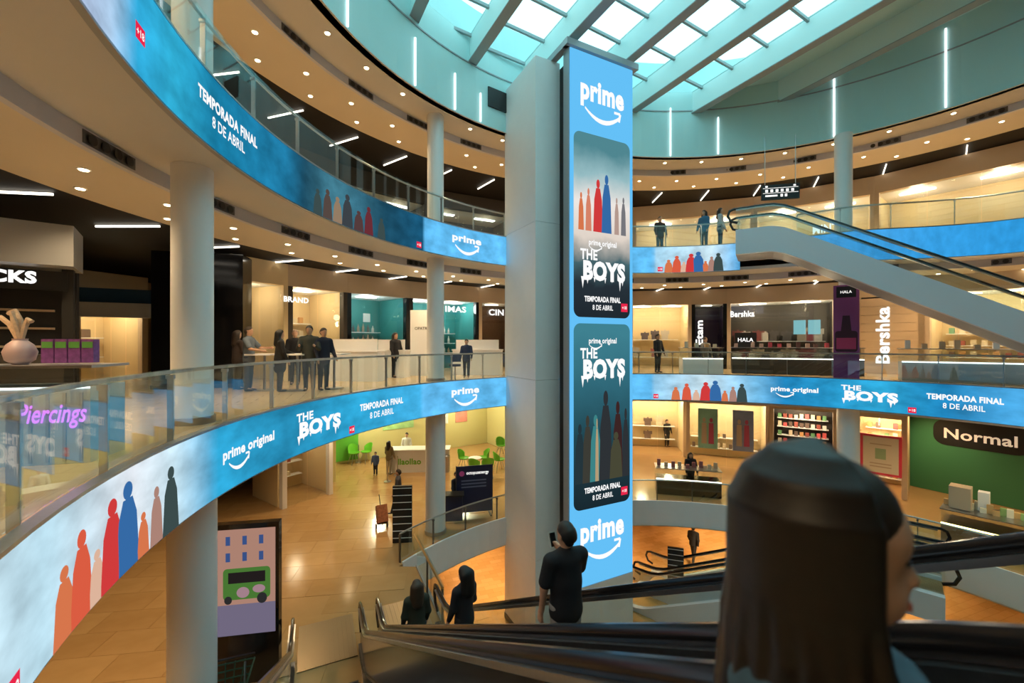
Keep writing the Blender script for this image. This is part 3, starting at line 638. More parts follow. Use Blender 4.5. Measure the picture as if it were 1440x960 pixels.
ph = thing('phone', 'pale phone held up by the man in black T-shirt', 'phone', m1.location, m1.rotation_euler.z); q = Vector(J['hand-1']); MB().box(q + Vector((.03, -.06, .06)), (.075, .012, .15), rx=.4).build('case', mat('phone_case', (.45, .5, .48), .3), ph); MB().box(q + Vector((.03, -.052, .062)), (.068, .004, .14), rx=.4).build('screen', BLACKG, ph)
person('woman with long dark curly hair and black jacket on the escalator', step_at(2.25, .85), dn + .3, 1.58, (.008, .008, .012), (.015, .016, .02), (.010, .007, .006), True, armL=(5, 20), armR=(10, 30), h=.015, female=True, hair_r=1.15, fingers=True, head_turn=.5)
person('woman with ponytail and dark green jacket at the foot of the escalator', step_at(1.25, .35), dn, 1.60, (.022, .028, .018), (.02, .02, .025), (.03, .018, .010), True, armL=(5, 25), armR=(5, 25), h=.015, female=True, fingers=True)
fw_, FJ = person('woman with long dark hair close to the camera at lower right, seen from the side', (.46, .63, -.58), away(.86, -.40), 1.66, (.010, .011, .014), (.01, .01, .012), (.012, .007, .005), False, armL=(8, 10), armR=(8, 10), h=.010, female=True, hair_r=1.0, fingers=True)
HM = mat('hair_strands', (.012, .007, .005), .45, noise=(60, .5)); hs = []; sc_ = 1.66 / 1.75
for k in range(44):
    a = rad(-28 + 236 * k / 43); cx_, cy_ = .088 * math.cos(a), .012 + .095 * math.sin(a); wv = .010 * math.sin(2.3 * k); L = 1.22 + .04 * math.sin(1.7 * k)
    pts = [(.098 * math.cos(a) * math.cos(rad(e)), .012 + .112 * math.sin(a) * math.cos(rad(e)), 1.665 + .120 * math.sin(rad(e))) for e in (88, 62, 38, 15)] + [(cx_ * 1.14, cy_ * 1.14, 1.58), (cx_ * 1.16 + wv, cy_ * 1.14 + wv, 1.50), (cx_ * 1.32 - wv, cy_ * 1.24 + wv, 1.37), (cx_ * 1.42 + wv, cy_ * 1.30 - wv, L)]
    n_ = len(pts) - 1
    for j in range(n_): hs.append((tuple(v * sc_ for v in pts[j]), tuple(v * sc_ for v in pts[j + 1]), .0135, .0135 if j < n_ - 1 else .006, I3))
sdf_obj('hair', hs, .004, .006, HM, fw_)
sdf_obj('scarf', [(tuple(v * sc_ for v in (.13 * math.cos(a), .10 * math.sin(a), 1.42)), tuple(v * sc_ for v in (.13 * math.cos(a + .5), .10 * math.sin(a + .5), 1.43)), .035, .035, I3) for a in [k * .5 for k in range(13)]], .03, .012, mat('blue_grey_scarf', (.05, .10, .14), .9, noise=(25, .4)), fw_)
# gallery visitors
GZ = Z1 - .05
def at(px, py_feet, z): return gp(px, py_feet, z)
for lab, px, py, yaw, H, top, lg, hr, kw in (
    ('person with dark backpack at the cafe tables, next to the black pillar', 334, 548, 2.6, 1.66, (.03, .02, .02), (.03, .03, .04), (.02, .012, .01), dict(long_hair=True)),
    ('man in striped T-shirt standing at the cafe tables', 350, 550, 1.7, 1.75, (.10, .13, .17), (.03, .04, .07), (.03, .02, .015), dict(sleeves='short', armL=(40, 50), armR=(30, 50))),
    ('woman in long black coat with long hair at the cafe tables', 394, 551, 2.2, 1.66, (.008, .008, .01), (.01, .01, .012), (.01, .008, .007), dict(long_hair=True, coat=True, armL=(30, 40))),
    ('balding man sitting low behind the woman in the black coat', 415, 541, .4, 1.72, (.01, .01, .012), (.02, .02, .02), (.30, .2, .15), {}),
    ('man in dark green jacket and cap looking at his hands', 435, 550, .3, 1.78, (.035, .038, .03), (.02, .022, .035), (.01, .01, .01), dict(armL=(25, 80), armR=(25, 80))),
    ('man in dark blue jacket standing beside the man in the cap', 455, 549, .9, 1.72, (.012, .016, .035), (.015, .018, .03), (.02, .014, .01), dict(armL=(10, 30))),
    ('woman in black by the white counter before the teal shop', 556, 531, 1.0, 1.70, (.01, .01, .012), (.01, .01, .012), (.015, .01, .008), dict(long_hair=True)),
    ('person in dark blue sitting at the white counter right of the column', 656, 531, 0, 1.45, (.02, .035, .09), (.02, .03, .05), (.01, .01, .01), {}),
    ('shopper in black near the far right shops', 925, 524, .5, 1.7, (.02, .02, .02), (.02, .02, .03), (.02, .01, .01), {}),
    ('seller sitting at the dark kiosk near the purple shop', 992, 524, .2, 1.55, (.30, .26, .22), (.02, .02, .03), (.05, .02, .01), {})):
    person(lab, at(px, py, GZ), yaw, H, top, lg, hr, h=.026, **kw)
UZ = Z2 - .05
for lab, px, Y, yaw, top, kw in (('man in dark jacket behind the upper balustrade, right of the screen tower', 928, 18.9, .1, (.05, .03, .03), {}), ('woman in blue top on the upper floor by the escalator head', 990, 18.0, -.9, (.05, .16, .28), dict(long_hair=True, female=True)), ('woman in white coat on the upper floor by the escalator head', 1013, 17.7, .9, (.5, .5, .52), dict(long_hair=True, female=True))):
    person(lab, ((px - 720) / F * Y, Y, UZ), yaw, 1.7, top, (.05, .08, .12), (.02, .012, .01), h=.026, **kw)
FZ = Z0 - .05
for lab, px, py, yaw, H, top, lg, kw in (
    ('child in blue waiting before the frozen yogurt counter', 528, 668, 0, 1.15, (.06, .10, .25), (.02, .02, .04), {}),
    ('woman in olive jacket queueing at the frozen yogurt counter', 547, 667, 2.8, 1.65, (.16, .13, .07), (.25, .22, .17), dict(long_hair=True, female=True)),
    ('worker with black cap behind the frozen yogurt counter', 572, 653, 0, 1.7, (.75, .75, .72), (.02, .02, .02), {}),
    ('person in dark clothes walking behind the slatted sign, pulling a cart', 560, 722, -1.4, 1.68, (.03, .03, .035), (.03, .03, .04), dict(stride=18)),
    ('seller in dark blue at the energy stand beside the banner', 642, 722, .8, 1.6, (.01, .014, .03), (.02, .02, .03), {}),
    ('shopper in black near the ground floor shelves', 1113, 640, .6, 1.7, (.02, .02, .02), (.3, .2, .08), {}),
    ('seller in black inside the dark kiosk on the ground floor', 971, 690, 0, 1.68, (.01, .01, .012), (.01, .01, .012), dict(long_hair=True)),
    ('figure in black standing far back on the ground floor', 938, 628, .3, 1.7, (.01, .01, .01), (.01, .01, .01), {})):
    person(lab, at(px, py, FZ), yaw, H, top, lg, h=.026, **kw)
person('man in dark suit walking across the basement floor', at(975, 790, ZB), 2.5, 1.7, (.012, .012, .016), (.012, .012, .018), (.02, .02, .02), stride=24, h=.026, armL=(20, 15), armR=(-20, 10))
# ================================================================= SHOPS
def lamp(x, y, z, w, col=(1, .75, .45), r=.25):
    l = bpy.data.lights.new('shop_lamp', 'POINT'); l.energy = w * .6; l.color = col; l.shadow_soft_size = r
    o = bpy.data.objects.new('shop_lamp', l); COL.objects.link(o); o.location = (x, y, z)
_goods = {}
def good(kind, loc, rz, sc, col, label, group):
    key = (kind, col)
    if key not in _goods:
        m = mat('goods_%02d%02d%02d' % tuple(int(99 * v) for v in col), col, .45)
        if kind == 'bottle': o = MB().lathe([(.035, 0), (.038, .02), (.038, .13), (.014, .17), (.014, .22)], n=8).build('bottle', m, None, True)
        elif kind == 'garment': o = MB().prism([(-.2, -.03), (.2, -.03), (.22, .03), (-.22, .03)], 0, .62).box((0, 0, .66), (.10, .05, .1)).box((-.24, 0, .5), (.1, .05, .28)).box((.24, 0, .5), (.1, .05, .28)).build('garment', m)
        else:
            o = MB().box((0, 0, .09), (.13, .10, .18)).box((0, 0, .186), (.12, .09, .012)).build('package', m)
        _goods[key] = o
    else: o = _goods[key].copy(); COL.objects.link(o)
    o.location = loc; o.rotation_euler = (0, 0, rz); o.scale = sc; tag(o, label, {'bottle': 'bottle', 'garment': 'garment'}.get(kind, 'package'), group); return o
class Bay:
    def __init__(s, label, pa, pb, r, z0, zt, depth=2.4, header=.75, hm=BEIGE, pm=None, wall=WARMW, glass=True, gl=3, light=60, lcol=(1, .78, .5), cat='shop front', pw=.18):
        (ax, ay), (bx, by) = hit(pa, r), hit(pb, r); s.mid = ((ax + bx) / 2, (ay + by) / 2); s.rz = math.atan2(by - ay, bx - ax); s.w = math.hypot(bx - ax, by - ay); s.z0 = z0; s.h = zt - z0
        s.root = thing('shop_front', label, cat, (*s.mid, z0), s.rz); w, h = s.w, s.h; s.depth = depth; s.group = label
        s.M = Matrix.Translation((*s.mid, z0)) @ Matrix.Rotation(s.rz, 4, 'Z'); pm = pm or hm
        s.box('header', (0, 0, h - header / 2), (w, .25, header), hm); s.hh = header
        for x in (-1, 1): s.box('pilaster', (x * (w / 2 - pw / 2), 0, (h - header) / 2), (pw, .25, h - header), pm)
        s.box('back_wall', (0, depth, h / 2), (w, .08, h), wall)
        for x in (-1, 1): s.box('side_wall', (x * (w / 2 - .02), depth / 2 + .1, h / 2), (.06, depth - .3, h - .02), wall)
        s.box('shop_ceiling', (0, depth / 2 + .1, h - header + .05), (w - .1, depth - .3, .05), WHITE)
        if glass:
            for k in range(gl):
                gw = (w - 2 * pw) / gl; s.box('glass_pane', (-w / 2 + pw + gw * (k + .5), .0, (h - header) / 2), (gw - .03, .015, h - header - .04), SHOPGLASS)
        if light:
            for x in ([0] if w < 3 else [-w / 4, w / 4]):
                s.box('ceiling_lamp', (x, depth * .45, h - header + .01), (min(1.2, w * .3), .25, .03), WHITEG); q = s.M @ Vector((x, depth * .4, h - header - .25)); lamp(*q, light, lcol)
    def box(s, name, c, d, m, parent=None): return MB().box(c, d).build(name, m, parent or s.root)
    def sign(s, t, x, z, h, w, m=SIGNW, y=-.15, bold=.03, vertical=False, d=0.0):
        p = Print().text(t, 0, 0, h, w, bold)
        f = (lambda a, b_, o: (x - b_, y - o, z + a)) if vertical else (lambda a, b_, o: (x + a, y - o, z + b_))
        return p.build('sign_lettering', m, f, d, s.root)
    def shelves(s, zs, cols, kind='box', y=None, x0=None, x1=None, step=.26, label='small package on a shop shelf', depth=.35, sc=1.25):
        y = s.depth - .3 if y is None else y; x0 = -s.w / 2 + .25 if x0 is None else x0; x1 = s.w / 2 - .25 if x1 is None else x1
        for z in zs:
            s.box('shelf', ((x0 + x1) / 2, y, z), (x1 - x0, depth, .03), WHITE); n = int((x1 - x0) / step)
            for k in range(n):
                if random.random() < .12: continue
                q = s.M @ Vector((x0 + (k + .5) * step, y - .05, z + .016)); zz = random.uniform(.75, 1.15)
                good(kind, q, s.rz, (sc, sc, sc * zz), random.choice(cols), label, label)
WARMG = [(.55, .30, .12), (.6, .5, .35), (.30, .08, .06), (.7, .6, .45), (.15, .10, .08)]
ZC1, ZC0 = 4.0, -1.2
# gallery level, left to right
s = Bay('distant bright shop beyond the coffee bar at the far left', 100, 205, 20, GZ, 3.6, gl=4, light=140); s.shelves((.8, 1.5), WARMG, step=.42, label='goods on the shelves of the distant left shop', sc=2)
o = thing('distant_bridge', 'pale distant gallery bridge with blue glass rail behind the coffee bar', 'bridge', (-13.0, 13.2, 2.3), .45); MB().box((0, 0, 0), (5.5, .3, .45)).build('fascia', WHITE, o); MB().box((0, 0, .45), (5.5, .03, .45)).build('glass_rail', mat('blue_glass', (.05, .12, .25), .1), o)
s = Bay('warm beige shop front behind the people at the cafe tables', 322, 402, 15, GZ, ZC1, gl=2, hm=WARMW); s.shelves((.9, 1.5, 2.1), WARMG, step=.32, label='goods on shelves behind the cafe tables')
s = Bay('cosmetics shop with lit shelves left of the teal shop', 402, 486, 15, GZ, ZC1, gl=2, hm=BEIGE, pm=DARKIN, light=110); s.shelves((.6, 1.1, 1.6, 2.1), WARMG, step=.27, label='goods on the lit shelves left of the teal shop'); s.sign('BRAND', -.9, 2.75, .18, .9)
TEALP = mat('teal_wall', (.04, .26, .26), .5)
s = Bay('perfume shop with teal walls and rows of bottles', 486, 574, 15, GZ, ZC1, gl=2, hm=BEIGE, pm=BLACKG, wall=TEALP, light=90, lcol=(.9, 1, .95)); s.shelves((.8, 1.3, 1.8), [(.6, .55, .5), (.35, .25, .18), (.1, .1, .1)], 'bottle', step=.24, label='bottle on the shelves of the teal perfume shop', sc=1.6)
s.box('wall_notice', (-.5, s.depth - .06, 2.5), (.9, .02, .22), WHITE); s.box('wall_notice', (.7, s.depth - .06, 2.5), (.35, .02, .4), WHITE)
s = Bay('teal shop with white lit name sign behind the slim column', 574, 672, 15, GZ, ZC1, gl=2, hm=BEIGE, pm=BLACKG, wall=TEALP, light=90, lcol=(.9, 1, .95)); s.shelves((.8, 1.3, 1.8), [(.6, .55, .5), (.4, .3, .2)], 'bottle', step=.26, label='bottle on the shelves of the teal shop behind the column', sc=1.6); s.sign('ANIMAS', .1, 2.78, .26, 1.9)
s = Bay('brown brick shop front beside the white pillar', 672, 730, 15, GZ, ZC1, gl=1, hm=BEIGE, wall=mat('brown_brick', (.16, .08, .04), .7, noise=(6, .4)), light=30); s.sign('CIN', -.2, 2.7, .28, .8)
s = Bay('open shop with clothing rails right of the screen tower', 885, 972, 15, GZ, ZC1, gl=2, hm=BEIGE, light=110); [s.shelves((z,), [(.1, .08, .1), (.3, .1, .1), (.5, .45, .4)], 'garment', step=.55, label='garment in the shop right of the screen tower', sc=.8) for z in (.5, 1.5)]
s = Bay('dark purple lingerie shop with vertical white sign', 972, 1022, 15, GZ, ZC1, gl=1, hm=BEIGE, pm=BLACKG, wall=mat('dark_purple', (.03, .012, .05), .4), light=15); s.sign('Etam', -.3, 1.85, .32, 1.25, vertical=True)
s = Bay('large clothing shop window with white sign and beige frame', 1022, 1178, 15, GZ, ZC1, gl=4, hm=BEIGE, pm=BEIGE, wall=DARKIN, light=130); s.sign('Bershka', -1.55, 2.62, .28, 1.05)
for z in (.3, 1.4): s.shelves((z,), [(.08, .07, .07), (.3, .24, .18), (.5, .45, .4), (.2, .05, .05)], 'garment', step=.32, label='garment in the large clothing shop window', sc=.95)
for x in (.9, 1.5): s.box('screen', (x, 1.4, 2.1), (.5, .05, .7), glow('shop_screen', (.25, .55, .6), 1))
TAN = mat('tan_cladding', (.52, .37, .22), .5, noise=(3, .06))
s = Bay('tan clad shop wall with large vertical white sign', 1204, 1300, 15, GZ, ZC1, glass=False, hm=TAN, light=0)
for k in range(9): s.box('cladding_plank', (0, -.10, .18 + .36 * k), (s.w, .05, .35), TAN)
s.sign('Bershka', .02, 1.65, .42, 2.4, y=-.16, vertical=True)
for x in (-.05,): q = s.M @ Vector((0, -1.5, 3.5)); lamp(*q, 60)
s = Bay('bright shop at the right under the rising escalator', 1300, 1500, 15.2, GZ, ZC1, gl=4, hm=BEIGE, light=130); s.shelves((.7, 1.2, 1.7), WARMG + [(.2, .4, .25)], step=.32, label='goods in the bright shop under the escalator')
# purple banner
x, y = hit(1190, 10.15); bn = thing('banner_stand', 'tall purple cosmetics banner with a dropper bottle picture', 'banner', (x, y, GZ), th(1190, 10.15) - PI / 2)
PURP = mat('purple_print', (.28, .07, .26), .5); MB().box((0, 0, 1.7), (.74, .06, 3.4)).build('panel', PURP, bn); bm_ = lambda a, b_, d: (a, -.032 - d, b_)
Print().rect(-.28, 2.95, .28, 3.35).build('black_label', BLACK, bm_, .004, bn); Print().rrect(-.32, 1.0, .32, 1.75, .1).poly([(-.15, 1.75), (.15, 1.75), (.1, 2.3), (-.1, 2.3)]).build('bottle_picture', mat('bottle_print', (.05, .01, .03), .4), bm_, .004, bn); Print().rect(-.28, 1.1, .28, 1.5).build('label_picture', mat('pink_print', (.5, .05, .16), .5), bm_, .008, bn)
Print().text('HALA', 0, 3.1, .1, .32).build('lettering', SIGNW, bm_, .008, bn)
# upper floor shop fronts
for pa, pb, lab in ((330, 480, 'dark shop front on the upper floor at the left'), (480, 600, 'dim shop front on the upper floor above the teal shop'), (600, 720, 'red lettered restaurant front on the upper floor beside the white pillar'), (890, 1060, 'warm restaurant front on the upper floor right of the screen tower'), (1060, 1230, 'amber lit shop front on the upper floor behind the escalator'), (1230, 1480, 'glazed amber shop front on the upper floor at far right')):
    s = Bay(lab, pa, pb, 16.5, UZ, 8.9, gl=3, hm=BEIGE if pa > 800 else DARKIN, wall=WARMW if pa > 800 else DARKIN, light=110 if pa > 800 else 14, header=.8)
    if pa == 600: s.sign('HOUSE', -.6, 1.6, .3, 1.1, SCRRED)
    if pa == 1060: s.sign('MINT', .6, 1.45, .38, 1.0)
# ground level
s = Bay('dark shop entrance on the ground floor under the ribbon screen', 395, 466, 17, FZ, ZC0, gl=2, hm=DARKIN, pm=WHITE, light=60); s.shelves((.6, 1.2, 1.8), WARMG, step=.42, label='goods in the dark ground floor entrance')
YEL = mat('yogurt_wall', (.62, .56, .26), .55); GRN = mat('green_wall', (.10, .42, .04), .5)
s = Bay('bright frozen yogurt shop with yellow and green walls', 466, 720, 18.5, FZ, ZC0, glass=False, hm=YEL, wall=YEL, light=330, lcol=(1, .95, .6), depth=3.0)
s.box('green_wall_panel', (-s.w / 2 + 1.0, s.depth - .1, 1.1), (1.7, .1, 1.9), GRN)
for x, c in ((-.9, (.4, .7, .3)), (1.8, (.8, .8, .75)), (3.1, (.75, .25, .2))):
    q = s.box('poster', (x, s.depth - .07, 2.1), (.8 if x > 0 else 1.8, .03, 1.1), mat('poster_%d' % int(x * 10), c, .5, noise=(3, .5)))
s.box('wall_sign', (.9, s.depth - .06, 1.5), (.25, .02, .5), SCRRED); S_Y = s
for pa, pb, r, lab, wl, li in ((885, 965, 17.5, 'warm lit shop on the ground floor right of the screen tower', WARMW, 200), (965, 1082, 16.0, 'shop with large fashion posters on the ground floor', WARMW, 200), (1082, 1178, 15.5, 'ground floor shop with full black shelves of goods', DARKIN, 260), (1200, 1276, 15.0, 'ground floor shop with pink framed poster', WARMW, 260)):
    s = Bay(lab, pa, pb, r, FZ, ZC0, gl=2, hm=BEIGE, wall=wl, light=li, glass=pa != 1082)
    if pa == 885: s.shelves((.5, 1.3), WARMG, 'garment', step=.7, label='garment in the warm ground floor shop', sc=.9)
    if pa == 965:
        for x, c in ((-.9, (.25, .55, .5)), (.75, (.22, .3, .55))):
            f = s.box('poster', (x, -.2, 2.0), (.95, .06, 2.1), mat('fashion_poster_%d' % int(x * 10), c, .5, noise=(2, .3)))
            for k, xx in enumerate((-.18, .16)):
                q = Print().poly([(x + xx - .13, 1.2), (x + xx + .13, 1.2), (x + xx + .11, 2.3), (x + xx - .11, 2.3)]).oval(x + xx, 2.45, .08, .12); q.build('picture', mat('poster_figure_%d' % k, [(.5, .42, .35), (.45, .08, .2)][k], .6), lambda a_, b_, o_: (a_, -.232 - o_, b_), .003 + .002 * k, f)
        s.shelves((.5, 1.1), WARMG, step=.32, label='goods in the poster shop')
    if pa in (1082, 1200): s.shelves((.3, .75, 1.2, 1.65, 2.1, 2.55), WARMG + [(.15, .35, .15), (.6, .1, .1), (.7, .65, .6)], step=.24 if pa == 1082 else .3, label='goods on the full shelves of the ground floor shop' if pa == 1082 else 'goods behind the pink framed poster')
    if pa == 1200:
        f = s.box('poster_frame', (.05, -.2, 1.75), (1.35, .05, 1.7), mat('pink_frame', (.75, .06, .12), .5)); s.box('poster_sheet', (.05, -.235, 1.75), (1.15, .03, 1.5), mat('poster_paper', (.75, .68, .55), .6), f); [s.box('printed_line', (.05, -.252, z_), (.7, .006, .05), BEIGE, f) for z_ in (1.25, 1.38, 2.2)]; s.box('printed_emblem', (.05, -.252, 1.8), (.35, .006, .45), mat('pale_green_print', (.35, .5, .3), .6), f); s.box('green_sign', (-.3, -.25, .35), (.5, .04, .45), mat('green_sign', (.04, .28, .12), .5)); s.sign('D', -.3, .25, .22, .2, y=-.29)
NG = mat('normal_green', (.05, .22, .10), .6); a = Vector((18.3, 19.6, 0)); c = Vector((20.6, 15.6, 0)); d = c - a
nw = thing('shop_wall', 'dark green shop wall with black rounded name plate at lower right', 'shop front', ((a.x + c.x) / 2, (a.y + c.y) / 2, FZ), math.atan2(d.y, d.x))
MB().box((0, 0, 2.0), (d.length + 3, .2, 4.0)).build('panel', NG, nw); MB().box((-d.length / 2 - 1.0, -.05, 2.0), (.9, .25, 4.0)).build('pilaster', BEIGE, nw)
nm = lambda x, y, o: (x, -.11 - o, y); Print().rrect(-1.5, 2.1, 1.3, 3.2, .4).build('name_plate', BLACK, nm, .01, nw); Print().text('Normal', -.1, 2.42, .42, 2.1, .02).build('lettering', mat('cream_sign', (.85, .68, .5), .5, emit=(.85, .68, .5), estr=.5), nm, .03, nw)

# ================================================================= OBJECTS ON THE FLOORS
# coffee bar at the far left
cf = thing('coffee_bar', 'black coffee bar front with white lettering and grey canopy at far left', 'shop front', (-9.4, 7.6, GZ), rad(38))
MB().box((-.6, .6, 1.75), (3.4, .3, 3.5)).build('black_wall', BLACK, cf); MB().box((-.6, -.1, 3.1), (3.6, 1.0, .75)).build('canopy', GREYM, cf); MB().box((1.05, .0, 1.4), (.16, .16, 2.8)).build('post', BLACK, cf)
MB().box((-.6, .2, .55), (3.2, .6, 1.1)).build('counter', DARKIN, cf)
for k in range(3): MB().box((-.6, .42, 1.25 + .35 * k), (2.8, .1, .04)).build('shelf', BEIGE, cf)
Print().text('STARBUCKS', -.22, 2.43, .20, 1.75, .05).build('sign_lettering', SIGNW, lambda x, y, o: (x, -.12 - o, y), 0, cf)
MB().box((-.6, -.08, 2.49), (3.3, .06, .36)).build('sign_board', BLACK, cf)
# black pillar behind the left column
bp = thing('black_pillar', 'wide glossy black pillar behind the left white column', 'pillar', (-9.2, 12.75, GZ), rad(15)); MB().box((0, 0, 1.97), (2.3, .8, 3.94)).build('cladding', BLACKG, bp); MB().box((0, 0, .06), (2.34, .84, .12)).build('plinth', DSTEEL, bp)
# jewellery counter with neon word
jc = thing('piercing_counter', 'glass topped jewellery counter with violet neon word at the left', 'counter', (-5.75, 4.75, GZ), rad(14))
MB().box((0, 0, .42), (2.1, .6, .84)).build('body', mat('counter_grey', (.45, .5, .52), .4), jc); MB().box((0, 0, .95), (2.1, .6, .2)).build('glass_case', SHOPGLASS, jc); MB().box((0, 0, 1.06), (2.16, .66, .03)).build('top', STEEL, jc); MB().box((0, -.31, .83), (2.1, .02, .02)).build('light_strip', COOLL, jc)
Print().text('Piercings', .72, .46, .2, .62, .015, .3).build('neon_word', glow('neon_violet', (.75, .2, 1), 1.6), lambda x, y, o: (x, -.31 - o, y), .01, jc)
for k in range(14): MB().box((-.98 + .15 * k, -.305, .4), (.03, .012, .75)).build('slat', GREYM, jc)
vz = thing('vase', 'round pale pink vase with dried plumes on the jewellery counter', 'vase', (-6.0, 5.15, GZ + 1.078)); vz.location = Vector((-5.75, 4.75, GZ + 1.078)) + Matrix.Rotation(rad(14), 3, 'Z') @ Vector((.22, 0, 0))
MB().lathe([(.06, 0), (.12, .05), (.14, .14), (.11, .22), (.06, .27), (.065, .29)]).build('pot', mat('pink_ceramic', (.55, .38, .36), .4), vz, True)
for k, (dx, dy, hh) in enumerate(((-.22, 0, .28), (-.12, .05, .36), (-.05, -.04, .34), (.07, .02, .26))): MB().tube([(0, 0, .25), (dx * .5, dy, .25 + hh * .7), (dx, dy, .25 + hh), (dx * 1.5, dy, .22 + hh)], .028, 6).build('plume', mat('dried_plume', (.6, .42, .28), .9, noise=(30, .3)), vz, True)
for k in range(4):
    p = Vector((-5.75, 4.75, GZ + 1.078)) + Matrix.Rotation(rad(14), 3, 'Z') @ Vector((  .50 + .125 * k, .0, 0)); o = thing('gift_box', ['leftmost', 'second', 'third', 'rightmost'][k] + ' purple and green gift box beside the pink vase', 'box', p, rad(14), 'gift boxes on the jewellery counter')
    MB().box((0, 0, .15), (.115, .1, .27)).build('carton', mat('purple_carton', (.22, .06, .24), .5, noise=(18, .7)), o); MB().box((0, -.052, .22), (.10, .006, .07)).build('green_band', mat('green_print', (.12, .35, .06), .5), o)
# cafe tables on the gallery
for k, (px, py) in enumerate(((372, 549), (418, 549), (470, 546))):
    x, y, z = gp(px, py, GZ); t = thing('high_table', ['high white table left of the woman in the black coat', 'high white table between the woman in black and the man in the cap', 'high white table right of the man in the blue jacket'][k], 'table', (x, y, z)); MB().box((0, 0, 1.0), (.7, .7, .04)).build('table_top', WHITE, t); MB().cyl((0, 0, 0), (0, 0, .98), .035, n=12).build('leg', STEEL, t, True); MB().cyl((0, 0, 0), (0, 0, .03), .25, n=20).build('base', STEEL, t, True)
# white treatment counters by the column
for k, (px, py, w, lab) in enumerate(((500, 535, 1.9, 'white counter at the left end of the beauty stand'), (552, 530, 1.2, 'white counter between the beauty stand and the slim column'), (672, 526.5, 2.0, 'white counter right of the slim column'))):
    x, y, z = gp(px, py, GZ); t = thing('counter', lab, 'counter', (x, y, z), rad(-8)); MB().box((0, 0, .5), (w, .6, 1.0)).build('body', WHITE, t); MB().box((0, 0, 1.03), (w + .06, .66, .05)).build('top', COLW, t); MB().box((0, -.1, 1.25), (w * .9, .03, .4)).build('screen_panel', COLW, t)
x, y, z = gp(598, 528, GZ); t = thing('partition', 'white partition with small dark brand lettering before the slim column', 'partition', (x - .1, y, z), rad(-6)); MB().box((0, 0, 1.32), (1.0, .12, 2.64)).build('panel', COLW, t); Print().text('OPATRA', 0, 1.85, .11, .62, .01).build('lettering', BLACK, lambda a, b_, o: (a, -.062 - o, b_), .004, t)
for k, px in enumerate((530, 640)):
    x, y, z = gp(px, 535, GZ); t = thing('stool', ['dark blue stool left of the partition', 'dark blue stool right of the slim column'][k], 'stool', (x, y, z)); MB().cyl((0, 0, .5), (0, 0, .58), .2, n=18).build('seat', mat('navy_seat', (.03, .05, .12), .5), t, True); MB().cyl((0, 0, 0), (0, 0, .5), .025, n=8).build('stem', STEEL, t, True); MB().box((0, .18, .8), (.36, .04, .3)).build('backrest', mat('navy_seat', (.03, .05, .12), .5), t)
# kiosks on the right of the gallery
def kiosk(label, loc, rz, w, body, lit, n, glabel, d=.8, h=1.1, cols=WARMG):
    t = thing('kiosk', label, 'kiosk', loc, rz); MB().box((0, 0, h * .3), (w, d, h * .6)).build('base', body, t); MB().box((0, 0, h * .8), (w, d, h * .4)).build('glass_case', SHOPGLASS, t); MB().box((0, -d / 2, h * .6), (w, .03, .04)).build('light_strip', lit, t); MB().box((0, 0, h + .015), (w + .05, d + .05, .03)).build('top', STEEL, t)
    M = Matrix.Translation(loc) @ Matrix.Rotation(rz, 4, 'Z')
    for k in range(n): q = M @ Vector((-w / 2 + w * (k + .5) / n, random.uniform(-.2, .15), h + .03)); good('box', q, rz, (1.1, 1.1, random.uniform(.7, 1.5)), random.choice(cols), glabel, glabel)
    return t
x, y, z = gp(1115, 526, GZ); k1 = kiosk('long dark cosmetics kiosk before the clothing shop window', (x, y, z), rad(-25), 4.6, DARKIN, LINEL, 14, 'package on the cosmetics kiosk', cols=[(.4, .05, .08), (.5, .35, .3), (.1, .05, .05)])
MB().box((-1.75, .1, 1.45), (.85, .08, .65)).build('sign_board', BLACK, k1); Print().text('HALA', -1.75, 1.38, .16, .6, .02).build('lettering', SIGNW, lambda a, b_, o: (a, .055 - o, b_), 0, k1)
x, y, z = gp(1385, 538, GZ); kiosk('grey glass jewellery kiosk under the rising escalator', (x, y, z), rad(-35), 4.2, mat('kiosk_grey', (.4, .46, .48), .4), COOLL, 10, 'package on the grey glass kiosk', cols=[(.6, .6, .6), (.4, .3, .2)])
x, y, z = gp(985, 525, GZ); kiosk('small pale kiosk with seated seller near the purple shop', (x, y, z), rad(-10), 1.6, WHITE, LINEL, 4, 'package on the small pale kiosk')
# ground floor kiosks
x, y, z = gp(966, 693, FZ); kiosk('dark kiosk with glass case on the ground floor', (x, y, z), rad(-14), 2.6, BLACKG, LINEL, 9, 'package on the dark ground floor kiosk', cols=[(.6, .45, .3), (.3, .1, .1)])
yk = kiosk('yellow lit wooden food kiosk at lower right', (15.6, 12.9, FZ), rad(-52), 3.6, mat('kiosk_wood', (.22, .13, .06), .5), glow('kiosk_strip', (1, .85, .3), 6), 26, 'package on the yellow lit kiosk', cols=[(.75, .7, .55), (.55, .35, .15), (.25, .4, .15)], d=1.2); lamp(15.0, 12.4, FZ + 2.2, 45, (1, .85, .45))
MB().box((-1.4, -.1, 1.5), (.5, .5, .7)).build('cabinet', BEIGE, yk); MB().box((-.9, .1, 1.45), (.25, .3, .6)).build('cabinet', WHITE, yk)
Print().text('GO', -.2, .35, .22, .5).build('lettering', BLACK, lambda a, b_, o: (a, -.63 - o, b_), .004, yk); MB().box((-.2, -.61, .45), (.9, .02, .45)).build('white_plate', WHITE, yk)
